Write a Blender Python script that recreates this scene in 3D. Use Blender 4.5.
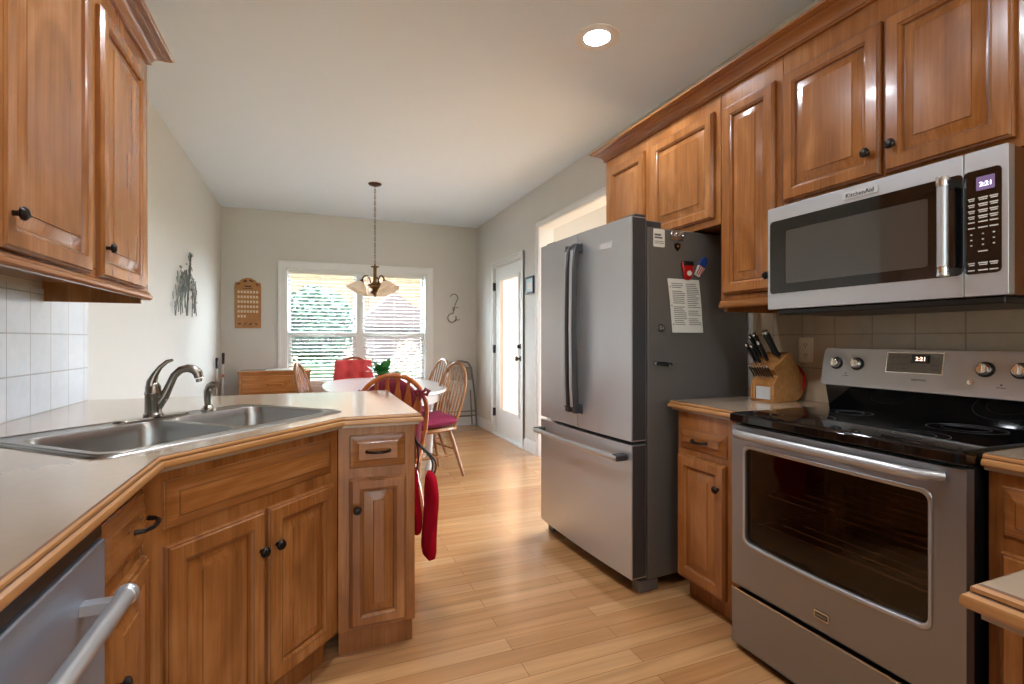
import bpy, bmesh, math, random
from mathutils import Vector, Matrix
from mathutils.geometry import tessellate_polygon
random.seed(7)
for _o in list(bpy.data.objects):
    bpy.data.objects.remove(_o, do_unlink=True)
S = bpy.context.scene
C = S.collection
PI = math.pi

# ------------------------------------------------------------------ camera
XL, XR, YB, HC, YN = -0.99, 2.168, 6.775, 2.772, -3.2
YAW = 0.3805
cd = bpy.data.cameras.new('camera')
cam = bpy.data.objects.new('camera', cd)
C.objects.link(cam)
cam.location = (0, 0, 1.2025)
cam.rotation_euler = (PI/2, 0, -YAW)
cd.sensor_width = 36.0
cd.lens = 36.0*502.12/1024
cd.shift_y = -(342-339.27)/1024
cd.clip_start = 0.02
S.camera = cam

# ------------------------------------------------------------------ world, lights, exposure
w = bpy.data.worlds.new('world')
S.world = w
w.use_nodes = True
bg = w.node_tree.nodes['Background']
bg.inputs[0].default_value = (0.80, 0.91, 1.0, 1)
# the sky is brighter on the garden side, where the sun stands
NEAR_SKY, GARDEN_SKY = 1.6, 20.0
_nt = w.node_tree
_tc = _nt.nodes.new('ShaderNodeTexCoord')
_sp = _nt.nodes.new('ShaderNodeSeparateXYZ')
_mr = _nt.nodes.new('ShaderNodeMapRange')
_mr.interpolation_type = 'SMOOTHSTEP'
_mr.inputs['From Min'].default_value = -0.5
_mr.inputs['From Max'].default_value = 0.35
_mr.inputs['To Min'].default_value = NEAR_SKY
_mr.inputs['To Max'].default_value = GARDEN_SKY
_nt.links.new(_tc.outputs['Generated'], _sp.inputs[0])
_nt.links.new(_sp.outputs[1], _mr.inputs['Value'])
_nt.links.new(_mr.outputs[0], bg.inputs[1])
S.view_settings.view_transform = 'Standard'
S.view_settings.look = 'None'
S.view_settings.gamma = 1.0
S.view_settings.use_curve_mapping = False
S.view_settings.exposure = 1.0
S.cycles.max_bounces = 10
S.cycles.diffuse_bounces = 6
S.cycles.glossy_bounces = 5
S.cycles.transparent_max_bounces = 12
S.cycles.caustics_reflective = False
S.cycles.caustics_refractive = False
S.cycles.sample_clamp_indirect = 6.0
S.cycles.use_denoising = True

def area(name, loc, rot, sx, sy, power, color=(1, 1, 1), portal=False, shape='RECTANGLE', spread=None):
    l = bpy.data.lights.new(name, 'AREA')
    l.shape = shape
    l.size = sx
    l.size_y = sy
    l.energy = power
    l.color = color
    if spread is not None:
        l.spread = spread
    if portal:
        l.cycles.is_portal = True
    o = bpy.data.objects.new(name, l)
    C.objects.link(o)
    o.location = loc
    o.rotation_euler = rot
    return o
# daylight portals: dining window, glazed door, added unseen near and hall openings
area('daylight_portal_window', (0.585, YB+0.20, 1.36), (PI/2, 0, PI), 1.75, 1.5, 1, portal=True)
area('daylight_portal_door', (XR+0.22, 5.58, 1.1), (PI/2, 0, PI/2), 0.62, 1.6, 1, portal=True)
area('daylight_portal_near', (0.575, YN-0.2, 1.375), (PI/2, 0, 0), 3.05, 2.65, 1, portal=True)
area('daylight_portal_hall', (XR+1.95, 3.6, 1.025), (PI/2, 0, PI/2), 2.2, 1.75, 1, portal=True)
# low sun on the garden side
sl = bpy.data.lights.new('sun', 'SUN')
sl.energy = 3.0
sl.angle = 0.02
sl.color = (1.0, 0.86, 0.70)
so = bpy.data.objects.new('sun', sl)
C.objects.link(so)
so.rotation_euler = (math.radians(52), 0, math.radians(-25))
WARM = (1.0, 0.90, 0.78)
CANS = [(1.381, 2.261), (0.22, 2.10), (0.30, 1.35), (0.60, -0.4)]
hall_l = area('hall_fill_light', (3.2, 3.9, 2.6), (0, 0, 0), 0.5, 0.5, 8, (1, 0.97, 0.93))  # fill light added for the hall and opening soffit, no fixture there

# ------------------------------------------------------------------ materials
def lin(r, g, b):
    f = lambda c: (c/255/12.92) if c/255 <= 0.04045 else ((c/255+0.055)/1.055)**2.4
    return (f(r), f(g), f(b), 1)

def nodes_of(name):
    m = bpy.data.materials.new(name)
    m.use_nodes = True
    nt = m.node_tree
    return m, nt, nt.nodes['Principled BSDF']

def setp(p, **k):
    names = dict(color='Base Color', rough='Roughness', metal='Metallic', coat='Coat Weight', coatr='Coat Roughness', spec='Specular IOR Level',
                 aniso='Anisotropic', sheen='Sheen Weight', trans='Transmission Weight', ior='IOR', alpha='Alpha')
    for a, v in k.items():
        p.inputs[names[a]].default_value = v

def plain(name, rgb, rough=0.5, metal=0.0, noise=0.0, nscale=8.0, bump=0.0, bscale=200.0, **k):
    m, nt, p = nodes_of(name)
    c = lin(*rgb)
    setp(p, color=c, rough=rough, metal=metal, **k)
    tc = nt.nodes.new('ShaderNodeTexCoord')
    n = nt.nodes.new('ShaderNodeTexNoise')
    n.inputs['Scale'].default_value = nscale
    n.inputs['Detail'].default_value = 3
    nt.links.new(tc.outputs['Object'], n.inputs['Vector'])
    mx = nt.nodes.new('ShaderNodeMix')
    mx.data_type = 'RGBA'
    mx.inputs[6].default_value = tuple(x*(1-noise) for x in c[:3])+(1,)
    mx.inputs[7].default_value = tuple(min(1, x*(1+noise)) for x in c[:3])+(1,)
    nt.links.new(n.outputs['Fac'], mx.inputs[0])
    nt.links.new(mx.outputs[2], p.inputs['Base Color'])
    if bump:
        b = nt.nodes.new('ShaderNodeBump')
        b.inputs['Strength'].default_value = bump
        b.inputs['Distance'].default_value = 0.002
        n2 = nt.nodes.new('ShaderNodeTexNoise')
        n2.inputs['Scale'].default_value = bscale
        nt.links.new(tc.outputs['Object'], n2.inputs['Vector'])
        nt.links.new(n2.outputs['Fac'], b.inputs['Height'])
        nt.links.new(b.outputs['Normal'], p.inputs['Normal'])
    return m

def wood(name, dark, mid, light, scale=(22, 22, 1.3), rough=0.22, coat=0.25, blotch=0.62, world=False):
    m, nt, p = nodes_of(name)
    L = nt.links.new
    tc = nt.nodes.new('ShaderNodeTexCoord')
    oi = nt.nodes.new('ShaderNodeObjectInfo')
    mul = nt.nodes.new('ShaderNodeMath')
    mul.operation = 'MULTIPLY'
    mul.inputs[1].default_value = 17.0
    L(oi.outputs['Random'], mul.inputs[0])
    add = nt.nodes.new('ShaderNodeVectorMath')
    add.operation = 'ADD'
    if world:
        ge = nt.nodes.new('ShaderNodeNewGeometry')
        L(ge.outputs['Position'], add.inputs[0])
    else:
        L(tc.outputs['Object'], add.inputs[0])
        L(mul.outputs[0], add.inputs[1])
    mp = nt.nodes.new('ShaderNodeMapping')
    mp.inputs['Scale'].default_value = scale
    L(add.outputs[0], mp.inputs['Vector'])
    n = nt.nodes.new('ShaderNodeTexNoise')
    n.inputs['Scale'].default_value = 1.0
    n.inputs['Detail'].default_value = 5
    n.inputs['Roughness'].default_value = 0.6
    n.inputs['Distortion'].default_value = 0.8
    L(mp.outputs[0], n.inputs['Vector'])
    mp2 = nt.nodes.new('ShaderNodeMapping')
    mp2.inputs['Scale'].default_value = tuple(max(2.2, s*0.25) for s in scale)
    L(add.outputs[0], mp2.inputs['Vector'])
    n2 = nt.nodes.new('ShaderNodeTexNoise')
    n2.inputs['Scale'].default_value = 1.0
    n2.inputs['Detail'].default_value = 3
    n2.inputs['Distortion'].default_value = 1.5
    L(mp2.outputs[0], n2.inputs['Vector'])
    mixf = nt.nodes.new('ShaderNodeMix')
    mixf.data_type = 'FLOAT'
    mixf.inputs[0].default_value = blotch
    L(n.outputs['Fac'], mixf.inputs[2])
    L(n2.outputs['Fac'], mixf.inputs[3])
    mp3 = nt.nodes.new('ShaderNodeMapping')
    mp3.inputs['Scale'].default_value = tuple(s*(6 if s > 5 else 2.5) for s in scale)
    L(add.outputs[0], mp3.inputs['Vector'])
    n3 = nt.nodes.new('ShaderNodeTexNoise')
    n3.inputs['Scale'].default_value = 1.0
    n3.inputs['Detail'].default_value = 2
    n3.inputs['Distortion'].default_value = 0.5
    L(mp3.outputs[0], n3.inputs['Vector'])
    mixg = nt.nodes.new('ShaderNodeMix')
    mixg.data_type = 'FLOAT'
    mixg.inputs[0].default_value = 0.24
    L(mixf.outputs[0], mixg.inputs[2])
    L(n3.outputs['Fac'], mixg.inputs[3])
    r = nt.nodes.new('ShaderNodeValToRGB')
    r.color_ramp.elements[0].position = 0.32
    r.color_ramp.elements[0].color = lin(*dark)
    r.color_ramp.elements[1].position = 0.68
    r.color_ramp.elements[1].color = lin(*light)
    e = r.color_ramp.elements.new(0.5)
    e.color = lin(*mid)
    L(mixg.outputs[0], r.inputs['Fac'])
    L(r.outputs['Color'], p.inputs['Base Color'])
    setp(p, rough=rough, coat=coat, coatr=0.07, spec=0.4)
    return m

M = {}
M['cab'] = wood('maple_stain_vertical', (116, 67, 29), (148, 93, 46), (178, 122, 72))
M['cabh'] = wood('maple_stain_horizontal', (116, 67, 29), (148, 93, 46), (178, 122, 72), scale=(1.6, 1.6, 24))
M['shade_glaze'] = plain('glaze_and_groove_shade', (104, 62, 28), 0.35, noise=0.2)  # glaze colour that also carries painted shade of the grooves
M['edge'] = wood('counter_edge_wood', (158, 108, 60), (176, 126, 76), (190, 142, 92), scale=(2, 2, 40), rough=0.3)
M['trim'] = wood('crown_wood', (136, 84, 42), (150, 96, 50), (166, 110, 62), scale=(2, 2, 18), rough=0.28, world=True)
M['oak'] = wood('oak_chair', (116, 74, 40), (144, 96, 54), (166, 116, 70), scale=(30, 30, 2.5))
M['oakdark'] = wood('oak_red_chair', (134, 66, 30), (164, 88, 42), (182, 108, 56), scale=(30, 30, 2.5))
M['oakh'] = wood('oak_furniture', (150, 92, 44), (182, 120, 64), (200, 142, 84), scale=(2, 2, 30))
M['block'] = wood('knife_block_wood', (150, 98, 50), (178, 124, 70), (196, 146, 90), scale=(8, 8, 8), coat=0.2)
M['wall'] = plain('wall_paint', (205, 203, 197), 0.6, noise=0.02, bump=0.05, bscale=350)
M['ceil'] = plain('ceiling_paint', (228, 242, 255), 0.8, noise=0.01)
M['white'] = plain('white_trim_paint', (226, 228, 227), 0.35, noise=0.01)
M['blind'] = plain('blind_vinyl', (228, 226, 222), 0.5)
M['lam'] = plain('laminate', (166, 146, 124), 0.18, noise=0.05, nscale=60, coat=0.5, coatr=0.12)
M['steel'] = None
M['black'] = plain('black_plastic', (22, 22, 23), 0.35)
M['blackgl'] = plain('black_glass', (8, 8, 9), 0.05, spec=0.7)
M['bronze'] = plain('oiled_bronze', (38, 30, 28), 0.32, metal=0.7)
M['nickel'] = plain('brushed_nickel', (142, 134, 124), 0.26, metal=1.0)
M['chrome'] = plain('chrome', (215, 215, 215), 0.12, metal=1.0)
M['brass'] = plain('antique_brass', (120, 84, 44), 0.3, metal=0.9)
M['dkbrass'] = plain('dark_bronze_lamp', (72, 50, 36), 0.35, metal=0.8)
M['fridgeside'] = plain('grey_textured_steel', (98, 94, 90), 0.42, noise=0.03, bump=0.1, bscale=500)
M['dkgrey'] = plain('dark_grey_plastic', (58, 58, 60), 0.4)
M['ltgrey'] = plain('light_grey_plastic', (196, 197, 196), 0.4)
M['paper'] = plain('paper', (222, 220, 214), 0.8)
M['ink'] = plain('ink', (92, 92, 92), 0.8)
M['red'] = plain('red_fabric', (172, 14, 36), 0.95, noise=0.2, nscale=30, spec=0.1)
M['redch'] = plain('coral_red_fabric', (222, 80, 82), 0.9, noise=0.08, nscale=30)
M['maroon'] = plain('maroon_fabric', (112, 26, 40), 0.9, noise=0.12, nscale=40)
M['magenta'] = plain('magenta_fabric', (128, 26, 64), 0.9, noise=0.15, nscale=40)
M['redpl'] = plain('red_plastic', (170, 20, 24), 0.3)
M['blue'] = plain('blue_plastic', (32, 62, 140), 0.3)
M['tabtop'] = plain('white_table_paint', (214, 212, 210), 0.2)
M['leaf'] = plain('leaf_green', (50, 120, 52), 0.45, noise=0.3, nscale=12)
M['leafd'] = plain('leaf_dark_green', (74, 104, 84), 0.6, noise=0.35, nscale=6)
M['leafp'] = plain('leaf_pale_pink', (186, 146, 122), 0.7, noise=0.15, nscale=10)
M['bark'] = plain('bark', (96, 78, 64), 0.9, noise=0.3)
M['lawn'] = plain('lawn_green', (58, 88, 56), 0.9, noise=0.25, nscale=3)
M['roof'] = plain('roof_shingle', (112, 100, 104), 0.9, noise=0.2, nscale=6)
M['pot'] = plain('terracotta', (150, 100, 80), 0.7)
M['orange'] = plain('orange_plastic', (206, 88, 48), 0.4)
M['plate'] = plain('outlet_almond', (222, 206, 178), 0.4)
M['picblue'] = plain('pale_blue_print', (176, 202, 210), 0.4, noise=0.1, nscale=30)
M['navy'] = plain('navy_frame', (44, 58, 74), 0.4)
M['wire'] = plain('pewter_wire', (112, 116, 110), 0.4, metal=0.6, noise=0.25, nscale=60)
M['greymetal'] = plain('grey_brown_metal', (120, 112, 102), 0.45, metal=0.3)
M['burner'] = plain('burner_mark', (46, 46, 49), 0.3)
M['canin'] = plain('can_reflector', (58, 58, 58), 0.5)
M['mwside'] = plain('side_wood_reflection', (92, 58, 32), 0.3)  # brown stands in for cabinet wood reflected in the metal side
M['mwwin'] = plain('microwave_screen', (64, 62, 58), 0.09, coat=0.6, coatr=0.03)
M['dispgrey'] = plain('display_grey', (128, 122, 112), 0.25)
M['floral'] = plain('floral_fabric', (206, 92, 120), 0.9, noise=0.6, nscale=45)

def steel(name, base, rough, dirn, bump=0.06, metal=0.72):
    m, nt, p = nodes_of(name)
    L = nt.links.new
    setp(p, color=lin(*base), metal=metal, rough=rough)
    tc = nt.nodes.new('ShaderNodeTexCoord')
    mp = nt.nodes.new('ShaderNodeMapping')
    mp.inputs['Scale'].default_value = dirn
    n = nt.nodes.new('ShaderNodeTexNoise')
    n.inputs['Scale'].default_value = 1.0
    n.inputs['Detail'].default_value = 4
    L(tc.outputs['Object'], mp.inputs[0])
    L(mp.outputs[0], n.inputs['Vector'])
    mr = nt.nodes.new('ShaderNodeMapRange')
    mr.inputs['To Min'].default_value = rough-0.06
    mr.inputs['To Max'].default_value = rough+0.08
    L(n.outputs['Fac'], mr.inputs['Value'])
    L(mr.outputs[0], p.inputs['Roughness'])
    b = nt.nodes.new('ShaderNodeBump')
    b.inputs['Strength'].default_value = bump
    b.inputs['Distance'].default_value = 0.001
    L(n.outputs['Fac'], b.inputs['Height'])
    if bump:
        L(b.outputs['Normal'], p.inputs['Normal'])
    return m
M['steel'] = steel('stainless_horizontal', (188, 190, 193), 0.32, (6, 6, 700))
M['dwsteel'] = steel('stainless_dishwasher', (166, 178, 196), 0.42, (500, 500, 4))  # blue tint in the base colour stands in for a cool reflection
M['steelv'] = steel('stainless_vertical', (194, 197, 201), 0.32, (500, 500, 4))
M['rangesteel'] = steel('stainless_range', (150, 151, 153), 0.32, (500, 500, 4), 0.06, 0.8)
M['sink'] = steel('sink_steel', (168, 166, 162), 0.30, (40, 6, 6), 0.0, 1.0)

def emis(name, rgb, strength):
    m, nt, p = nodes_of(name)
    p.inputs['Emission Color'].default_value = lin(*rgb)
    p.inputs['Emission Strength'].default_value = strength
    setp(p, color=lin(*rgb))
    return m
M['bulb'] = emis('lamp_glow', (240, 246, 255), 225.0)
M['digit'] = emis('display_digits', (235, 235, 255), 2.0)
M['digitr'] = emis('display_digits_warm', (255, 205, 180), 1.8)
M['dispblue'] = emis('display_violet_backlight', (96, 74, 110), 0.35)
M['legend'] = plain('button_legends', (210, 206, 200), 0.5)

def glass(name, tint, mixv, rough=0.0):
    m = bpy.data.materials.new(name)
    m.use_nodes = True
    nt = m.node_tree
    nt.nodes.clear()
    out = nt.nodes.new('ShaderNodeOutputMaterial')
    tr = nt.nodes.new('ShaderNodeBsdfTransparent')
    tr.inputs[0].default_value = tint
    gl = nt.nodes.new('ShaderNodeBsdfGlossy')
    gl.inputs['Roughness'].default_value = rough
    lw = nt.nodes.new('ShaderNodeLayerWeight')
    lw.inputs['Blend'].default_value = 0.5
    fr = nt.nodes.new('ShaderNodeMath')
    fr.operation = 'POWER'
    fr.inputs[1].default_value = 5.0
    nt.links.new(lw.outputs['Facing'], fr.inputs[0])
    mx = nt.nodes.new('ShaderNodeMixShader')
    mul = nt.nodes.new('ShaderNodeMath')
    mul.operation = 'MULTIPLY_ADD'
    mul.inputs[1].default_value = 0.8*mixv
    mul.inputs[2].default_value = 0.045*mixv
    nt.links.new(fr.outputs[0], mul.inputs[0])
    nt.links.new(mul.outputs[0], mx.inputs[0])
    nt.links.new(tr.outputs[0], mx.inputs[1])
    nt.links.new(gl.outputs[0], mx.inputs[2])
    nt.links.new(mx.outputs[0], out.inputs[0])
    return m
M['glass'] = glass('clear_glass', (0.96, 0.97, 0.97, 1), 1.0)
M['ovenglass'] = glass('tinted_oven_glass', (0.62, 0.54, 0.46, 1), 1.0)

def frosted(name, rgb):
    m = bpy.data.materials.new(name)
    m.use_nodes = True
    nt = m.node_tree
    nt.nodes.clear()
    out = nt.nodes.new('ShaderNodeOutputMaterial')
    a = nt.nodes.new('ShaderNodeBsdfTranslucent')
    a.inputs[0].default_value = lin(*rgb)
    b = nt.nodes.new('ShaderNodeBsdfDiffuse')
    b.inputs[0].default_value = lin(*rgb)
    mx = nt.nodes.new('ShaderNodeMixShader')
    mx.inputs[0].default_value = 0.35
    nt.links.new(a.outputs[0], mx.inputs[1])
    nt.links.new(b.outputs[0], mx.inputs[2])
    nt.links.new(mx.outputs[0], out.inputs[0])
    return m
M['shade'] = frosted('alabaster_glass', (255, 244, 230))
M['sheer'] = frosted('sheer_door_shade', (170, 138, 114))

def brick(name, c1, c2, mortar, bw, rh, msize, vec, offset=0.5, rough=0.35, noise_scale=(3, 60, 3), noise_amt=0.25, coat=0.0, bump=0.0, freq=2):
    """procedural tiles, bricks or planks; vec picks which object axes run along and across"""
    m, nt, p = nodes_of(name)
    L = nt.links.new
    tc = nt.nodes.new('ShaderNodeTexCoord')
    sp = nt.nodes.new('ShaderNodeSeparateXYZ')
    L(tc.outputs['Object'], sp.inputs[0])
    cb = nt.nodes.new('ShaderNodeCombineXYZ')
    L(sp.outputs[vec[0]], cb.inputs[0])
    L(sp.outputs[vec[1]], cb.inputs[1])
    bt = nt.nodes.new('ShaderNodeTexBrick')
    bt.offset = offset
    bt.offset_frequency = freq
    bt.inputs['Color1'].default_value = lin(*c1)
    bt.inputs['Color2'].default_value = lin(*c2)
    bt.inputs['Mortar'].default_value = lin(*mortar)
    bt.inputs['Scale'].default_value = 1.0
    bt.inputs['Mortar Size'].default_value = msize
    bt.inputs['Mortar Smooth'].default_value = 0.3
    bt.inputs['Brick Width'].default_value = bw
    bt.inputs['Row Height'].default_value = rh
    L(cb.outputs[0], bt.inputs['Vector'])
    mp = nt.nodes.new('ShaderNodeMapping')
    mp.inputs['Scale'].default_value = noise_scale
    L(tc.outputs['Object'], mp.inputs[0])
    n = nt.nodes.new('ShaderNodeTexNoise')
    n.inputs['Scale'].default_value = 1.0
    n.inputs['Detail'].default_value = 5
    n.inputs['Distortion'].default_value = 0.6
    L(mp.outputs[0], n.inputs['Vector'])
    mr = nt.nodes.new('ShaderNodeMapRange')
    mr.inputs['From Min'].default_value = 0.3
    mr.inputs['From Max'].default_value = 0.7
    mr.inputs['To Min'].default_value = 1-noise_amt
    mr.inputs['To Max'].default_value = 1+noise_amt*0.4
    L(n.outputs['Fac'], mr.inputs['Value'])
    mx = nt.nodes.new('ShaderNodeVectorMath')
    mx.operation = 'SCALE'
    L(bt.outputs['Color'], mx.inputs[0])
    L(mr.outputs[0], mx.inputs['Scale'])
    L(mx.outputs[0], p.inputs['Base Color'])
    setp(p, rough=rough, coat=coat, coatr=0.08)
    if bump:
        b = nt.nodes.new('ShaderNodeBump')
        b.inputs['Strength'].default_value = bump
        b.inputs['Distance'].default_value = 0.003
        b.invert = True
        L(bt.outputs['Fac'], b.inputs['Height'])
        L(b.outputs['Normal'], p.inputs['Normal'])
    return m
M['floor'] = brick('oak_strip_floor', (202, 154, 104), (180, 128, 80), (136, 94, 58), 1.15, 0.082, 0.0013, (0, 1), offset=0.37, rough=0.22, noise_scale=(1.6, 30, 1), noise_amt=0.22, coat=0.3, freq=2)
M['tilew'] = brick('white_wall_tile', (214, 220, 226), (208, 215, 222), (176, 178, 178), 0.16, 0.155, 0.003, (1, 2), offset=0.0, rough=0.2, noise_scale=(20, 20, 20), noise_amt=0.05, bump=0.4)
M['tileb'] = brick('beige_wall_tile', (186, 168, 142), (180, 162, 136), (150, 134, 112), 0.16, 0.155, 0.003, (1, 2), offset=0.0, rough=0.3, noise_scale=(14, 14, 14), noise_amt=0.10, bump=0.4)
M['bricks'] = brick('peach_brick', (196, 152, 124), (184, 138, 112), (200, 172, 150), 0.22, 0.075, 0.008, (0, 2), rough=0.9, noise_scale=(4, 4, 4), noise_amt=0.2)
M['lattice'] = brick('patio_pavers', (150, 122, 100), (140, 112, 92), (118, 98, 84), 0.3, 0.3, 0.012, (0, 1), offset=0.0, rough=0.9)

# ------------------------------------------------------------------ mesh building
class MB:
    def __init__(s, Mx=None):
        s.v = []; s.f = []; s.m = []; s.M = Mx or Matrix(); s.mi = 0
    def add(s, verts, faces, mi=None):
        b = len(s.v)
        for q in verts:
            s.v.append(s.M @ Vector(q))
        for q in faces:
            s.f.append([b+i for i in q]); s.m.append(s.mi if mi is None else mi)
    def box(s, a, b, mi=None):
        x0, y0, z0 = a; x1, y1, z1 = b
        s.add([(x0, y0, z0), (x1, y0, z0), (x1, y1, z0), (x0, y1, z0), (x0, y0, z1), (x1, y0, z1), (x1, y1, z1), (x0, y1, z1)],
              [(0, 3, 2, 1), (4, 5, 6, 7), (0, 1, 5, 4), (1, 2, 6, 5), (2, 3, 7, 6), (3, 0, 4, 7)], mi)
    def rings(s, rings, cap0=True, cap1=True, closed=True, mis=None, loop=False):
        n = len(rings[0]); V = []; F = []; m = []
        for r in rings:
            V += list(r)
        nr = len(rings)
        for k in range(nr if loop else nr-1):
            k2 = (k+1) % nr
            for i in range(n if closed else n-1):
                j = (i+1) % n
                F.append((k*n+i, k*n+j, k2*n+j, k2*n+i)); m.append(mis[k] if mis else s.mi)
        if cap0 and not loop:
            F.append(tuple(reversed(range(n)))); m.append(mis[0] if mis else s.mi)
        if cap1 and not loop:
            F.append(tuple((nr-1)*n+i for i in range(n))); m.append(mis[-1] if mis else s.mi)
        b = len(s.v)
        s.v += [s.M @ Vector(q) for q in V]
        for q, mm in zip(F, m):
            s.f.append([b+i for i in q]); s.m.append(mm)
    def tube(s, pts, r, seg=8, closed=False, mi=None, sq=1.0):
        pts = [Vector(p) for p in pts]
        n = len(pts)
        rr = r if isinstance(r, (list, tuple)) else [r]*n
        R = []
        up = None
        for i, p in enumerate(pts):
            if closed:
                t = pts[(i+1) % n]-pts[i-1]
            else:
                t = pts[min(i+1, n-1)]-pts[max(i-1, 0)]
            if t.length < 1e-9:
                t = Vector((0, 0, 1))
            t.normalize()
            if up is None:
                up = Vector((0, 0, 1)) if abs(t.z) < 0.9 else Vector((1, 0, 0))
            a = up-t*up.dot(t)
            if a.length < 1e-6:
                a = t.orthogonal()
            a.normalize(); up = a
            b = t.cross(a)
            R.append([p+(a*math.cos(2*PI*k/seg)+b*math.sin(2*PI*k/seg)*sq)*rr[i] for k in range(seg)])
        old = s.mi
        if mi is not None:
            s.mi = mi
        s.rings(R, loop=closed)
        s.mi = old
    def lathe(s, prof, c=(0, 0, 0), seg=20, axis=None, mis=None, cap=True):
        """prof = [(r, h)] turned about an axis through c"""
        ax = Vector(axis or (0, 0, 1)).normalized()
        a = ax.orthogonal().normalized(); b = ax.cross(a); c = Vector(c)
        R = [[c+ax*h+(a*math.cos(2*PI*k/seg)+b*math.sin(2*PI*k/seg))*max(r, 1e-4) for k in range(seg)] for r, h in prof]
        s.rings(R, cap0=cap, cap1=cap, mis=mis)
    def prism(s, poly, z0, z1, holes=(), mi=None):
        loops = [list(poly)]+[list(h) for h in holes]
        tri = tessellate_polygon([[Vector((x, y, 0)) for x, y in l] for l in loops])
        flat = [q for l in loops for q in l]
        n = len(flat)
        V = [(x, y, z0) for x, y in flat]+[(x, y, z1) for x, y in flat]
        F = [tuple(t) for t in tri]+[tuple(n+i for i in t) for t in tri]
        b = 0
        for l in loops:
            for i in range(len(l)):
                j = (i+1) % len(l)
                F.append((b+i, b+j, n+b+j, n+b+i))
            b += len(l)
        s.add(V, F, mi)
    def sweep(s, path, prof, closed=False, mis=None, caps=True):
        """prof [(out, z)] along a 2D path; out is to the right of travel, mitred"""
        P = [Vector((p[0], p[1])) for p in path]; n = len(P); R = []
        for i in range(n):
            if closed or 0 < i < n-1:
                d0 = (P[i]-P[i-1]).normalized(); d1 = (P[(i+1) % n]-P[i]).normalized()
            elif i == 0:
                d0 = d1 = (P[1]-P[0]).normalized()
            else:
                d0 = d1 = (P[-1]-P[-2]).normalized()
            n0 = Vector((d0.y, -d0.x)); n1 = Vector((d1.y, -d1.x))
            mm = (n0+n1).normalized(); k = 1/max(0.3, mm.dot(n0))
            R.append([(P[i].x+mm.x*k*o, P[i].y+mm.y*k*o, z) for o, z in prof])
        old = s.mi
        npf = len(prof); V = [q for r in R for q in r]; F = []; ms = []
        for k in range(n if closed else n-1):
            k2 = (k+1) % n
            for i in range(npf):
                j = (i+1) % npf
                F.append((k*npf+i, k*npf+j, k2*npf+j, k2*npf+i)); ms.append(mis[i] if mis else s.mi)
        if caps and not closed:
            F.append(tuple(reversed(range(npf)))); ms.append(mis[0] if mis else s.mi)
            F.append(tuple((n-1)*npf+i for i in range(npf))); ms.append(mis[0] if mis else s.mi)
        b = len(s.v)
        s.v += [s.M @ Vector(q) for q in V]
        for q, mm in zip(F, ms):
            s.f.append([b+i for i in q]); s.m.append(mm)
    def build(s, name, mats, parent=None, smooth=35, bevel=0, subsurf=0, origin=None):
        """parent None: a top-level mesh with its origin at its base; else in the parent's space"""
        me = bpy.data.meshes.new(name)
        off = Vector((0, 0, 0))
        if parent is None:
            if origin is not None:
                off = Vector(origin)
            else:
                xs = [v.x for v in s.v]; ys = [v.y for v in s.v]; zs = [v.z for v in s.v]
                off = Vector(((min(xs)+max(xs))/2, (min(ys)+max(ys))/2, min(zs)))
        me.from_pydata([tuple(v-off) for v in s.v], [], s.f)
        if not isinstance(mats, (list, tuple)):
            mats = [mats]
        for m in mats:
            me.materials.append(M[m])
        for p, i in zip(me.polygons, s.m):
            p.material_index = min(i, len(mats)-1)
        bm = bmesh.new(); bm.from_mesh(me)
        bmesh.ops.remove_doubles(bm, verts=bm.verts, dist=1e-6)
        bmesh.ops.recalc_face_normals(bm, faces=bm.faces)
        bm.to_mesh(me); bm.free()
        if smooth:
            for p in me.polygons:
                p.use_smooth = True
            me.set_sharp_from_angle(angle=math.radians(smooth))
        o = bpy.data.objects.new(name, me)
        C.objects.link(o)
        o.location = off
        if parent is not None:
            o.parent = parent
        if bevel:
            b = o.modifiers.new('bevel', 'BEVEL'); b.width = bevel; b.segments = 2; b.limit_method = 'ANGLE'; b.angle_limit = math.radians(40)
            b.harden_normals = False
        if subsurf:
            u = o.modifiers.new('subsurf', 'SUBSURF'); u.levels = subsurf; u.render_levels = subsurf
        return o

def smooth_pts(P, k=5):
    P = [Vector(p) for p in P]; out = []
    for i in range(len(P)-1):
        a = P[max(i-1, 0)]; b = P[i]; c = P[i+1]; d = P[min(i+2, len(P)-1)]
        for j in range(k):
            t = j/k
            out.append(0.5*((2*b)+(c-a)*t+(2*a-5*b+4*c-d)*t*t+(3*b-a-3*c+d)*t*t*t))
    return out+[P[-1]]
def tag(o, label, cat, group=None, kind=None):
    if label: o['label'] = label
    if cat: o['category'] = cat
    if group: o['group'] = group
    if kind: o['kind'] = kind
    return o
def thing(name, label, cat, loc=(0, 0, 0), rz=0.0, group=None):
    o = bpy.data.objects.new(name, None)
    o.empty_display_size = 0.1
    C.objects.link(o); o.location = loc; o.rotation_euler = (0, 0, rz)
    return tag(o, label, cat, group)
def struct(name, mb, mat, **k):
    o = mb.build(name, mat, origin=(0, 0, 0), **k); o['kind'] = 'structure'
    return o
def copy_tree(o, parent=None):
    c = o.copy(); C.objects.link(c)
    if parent is not None:
        c.parent = parent
    for ch in list(o.children):
        copy_tree(ch, c)
    return c
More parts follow.
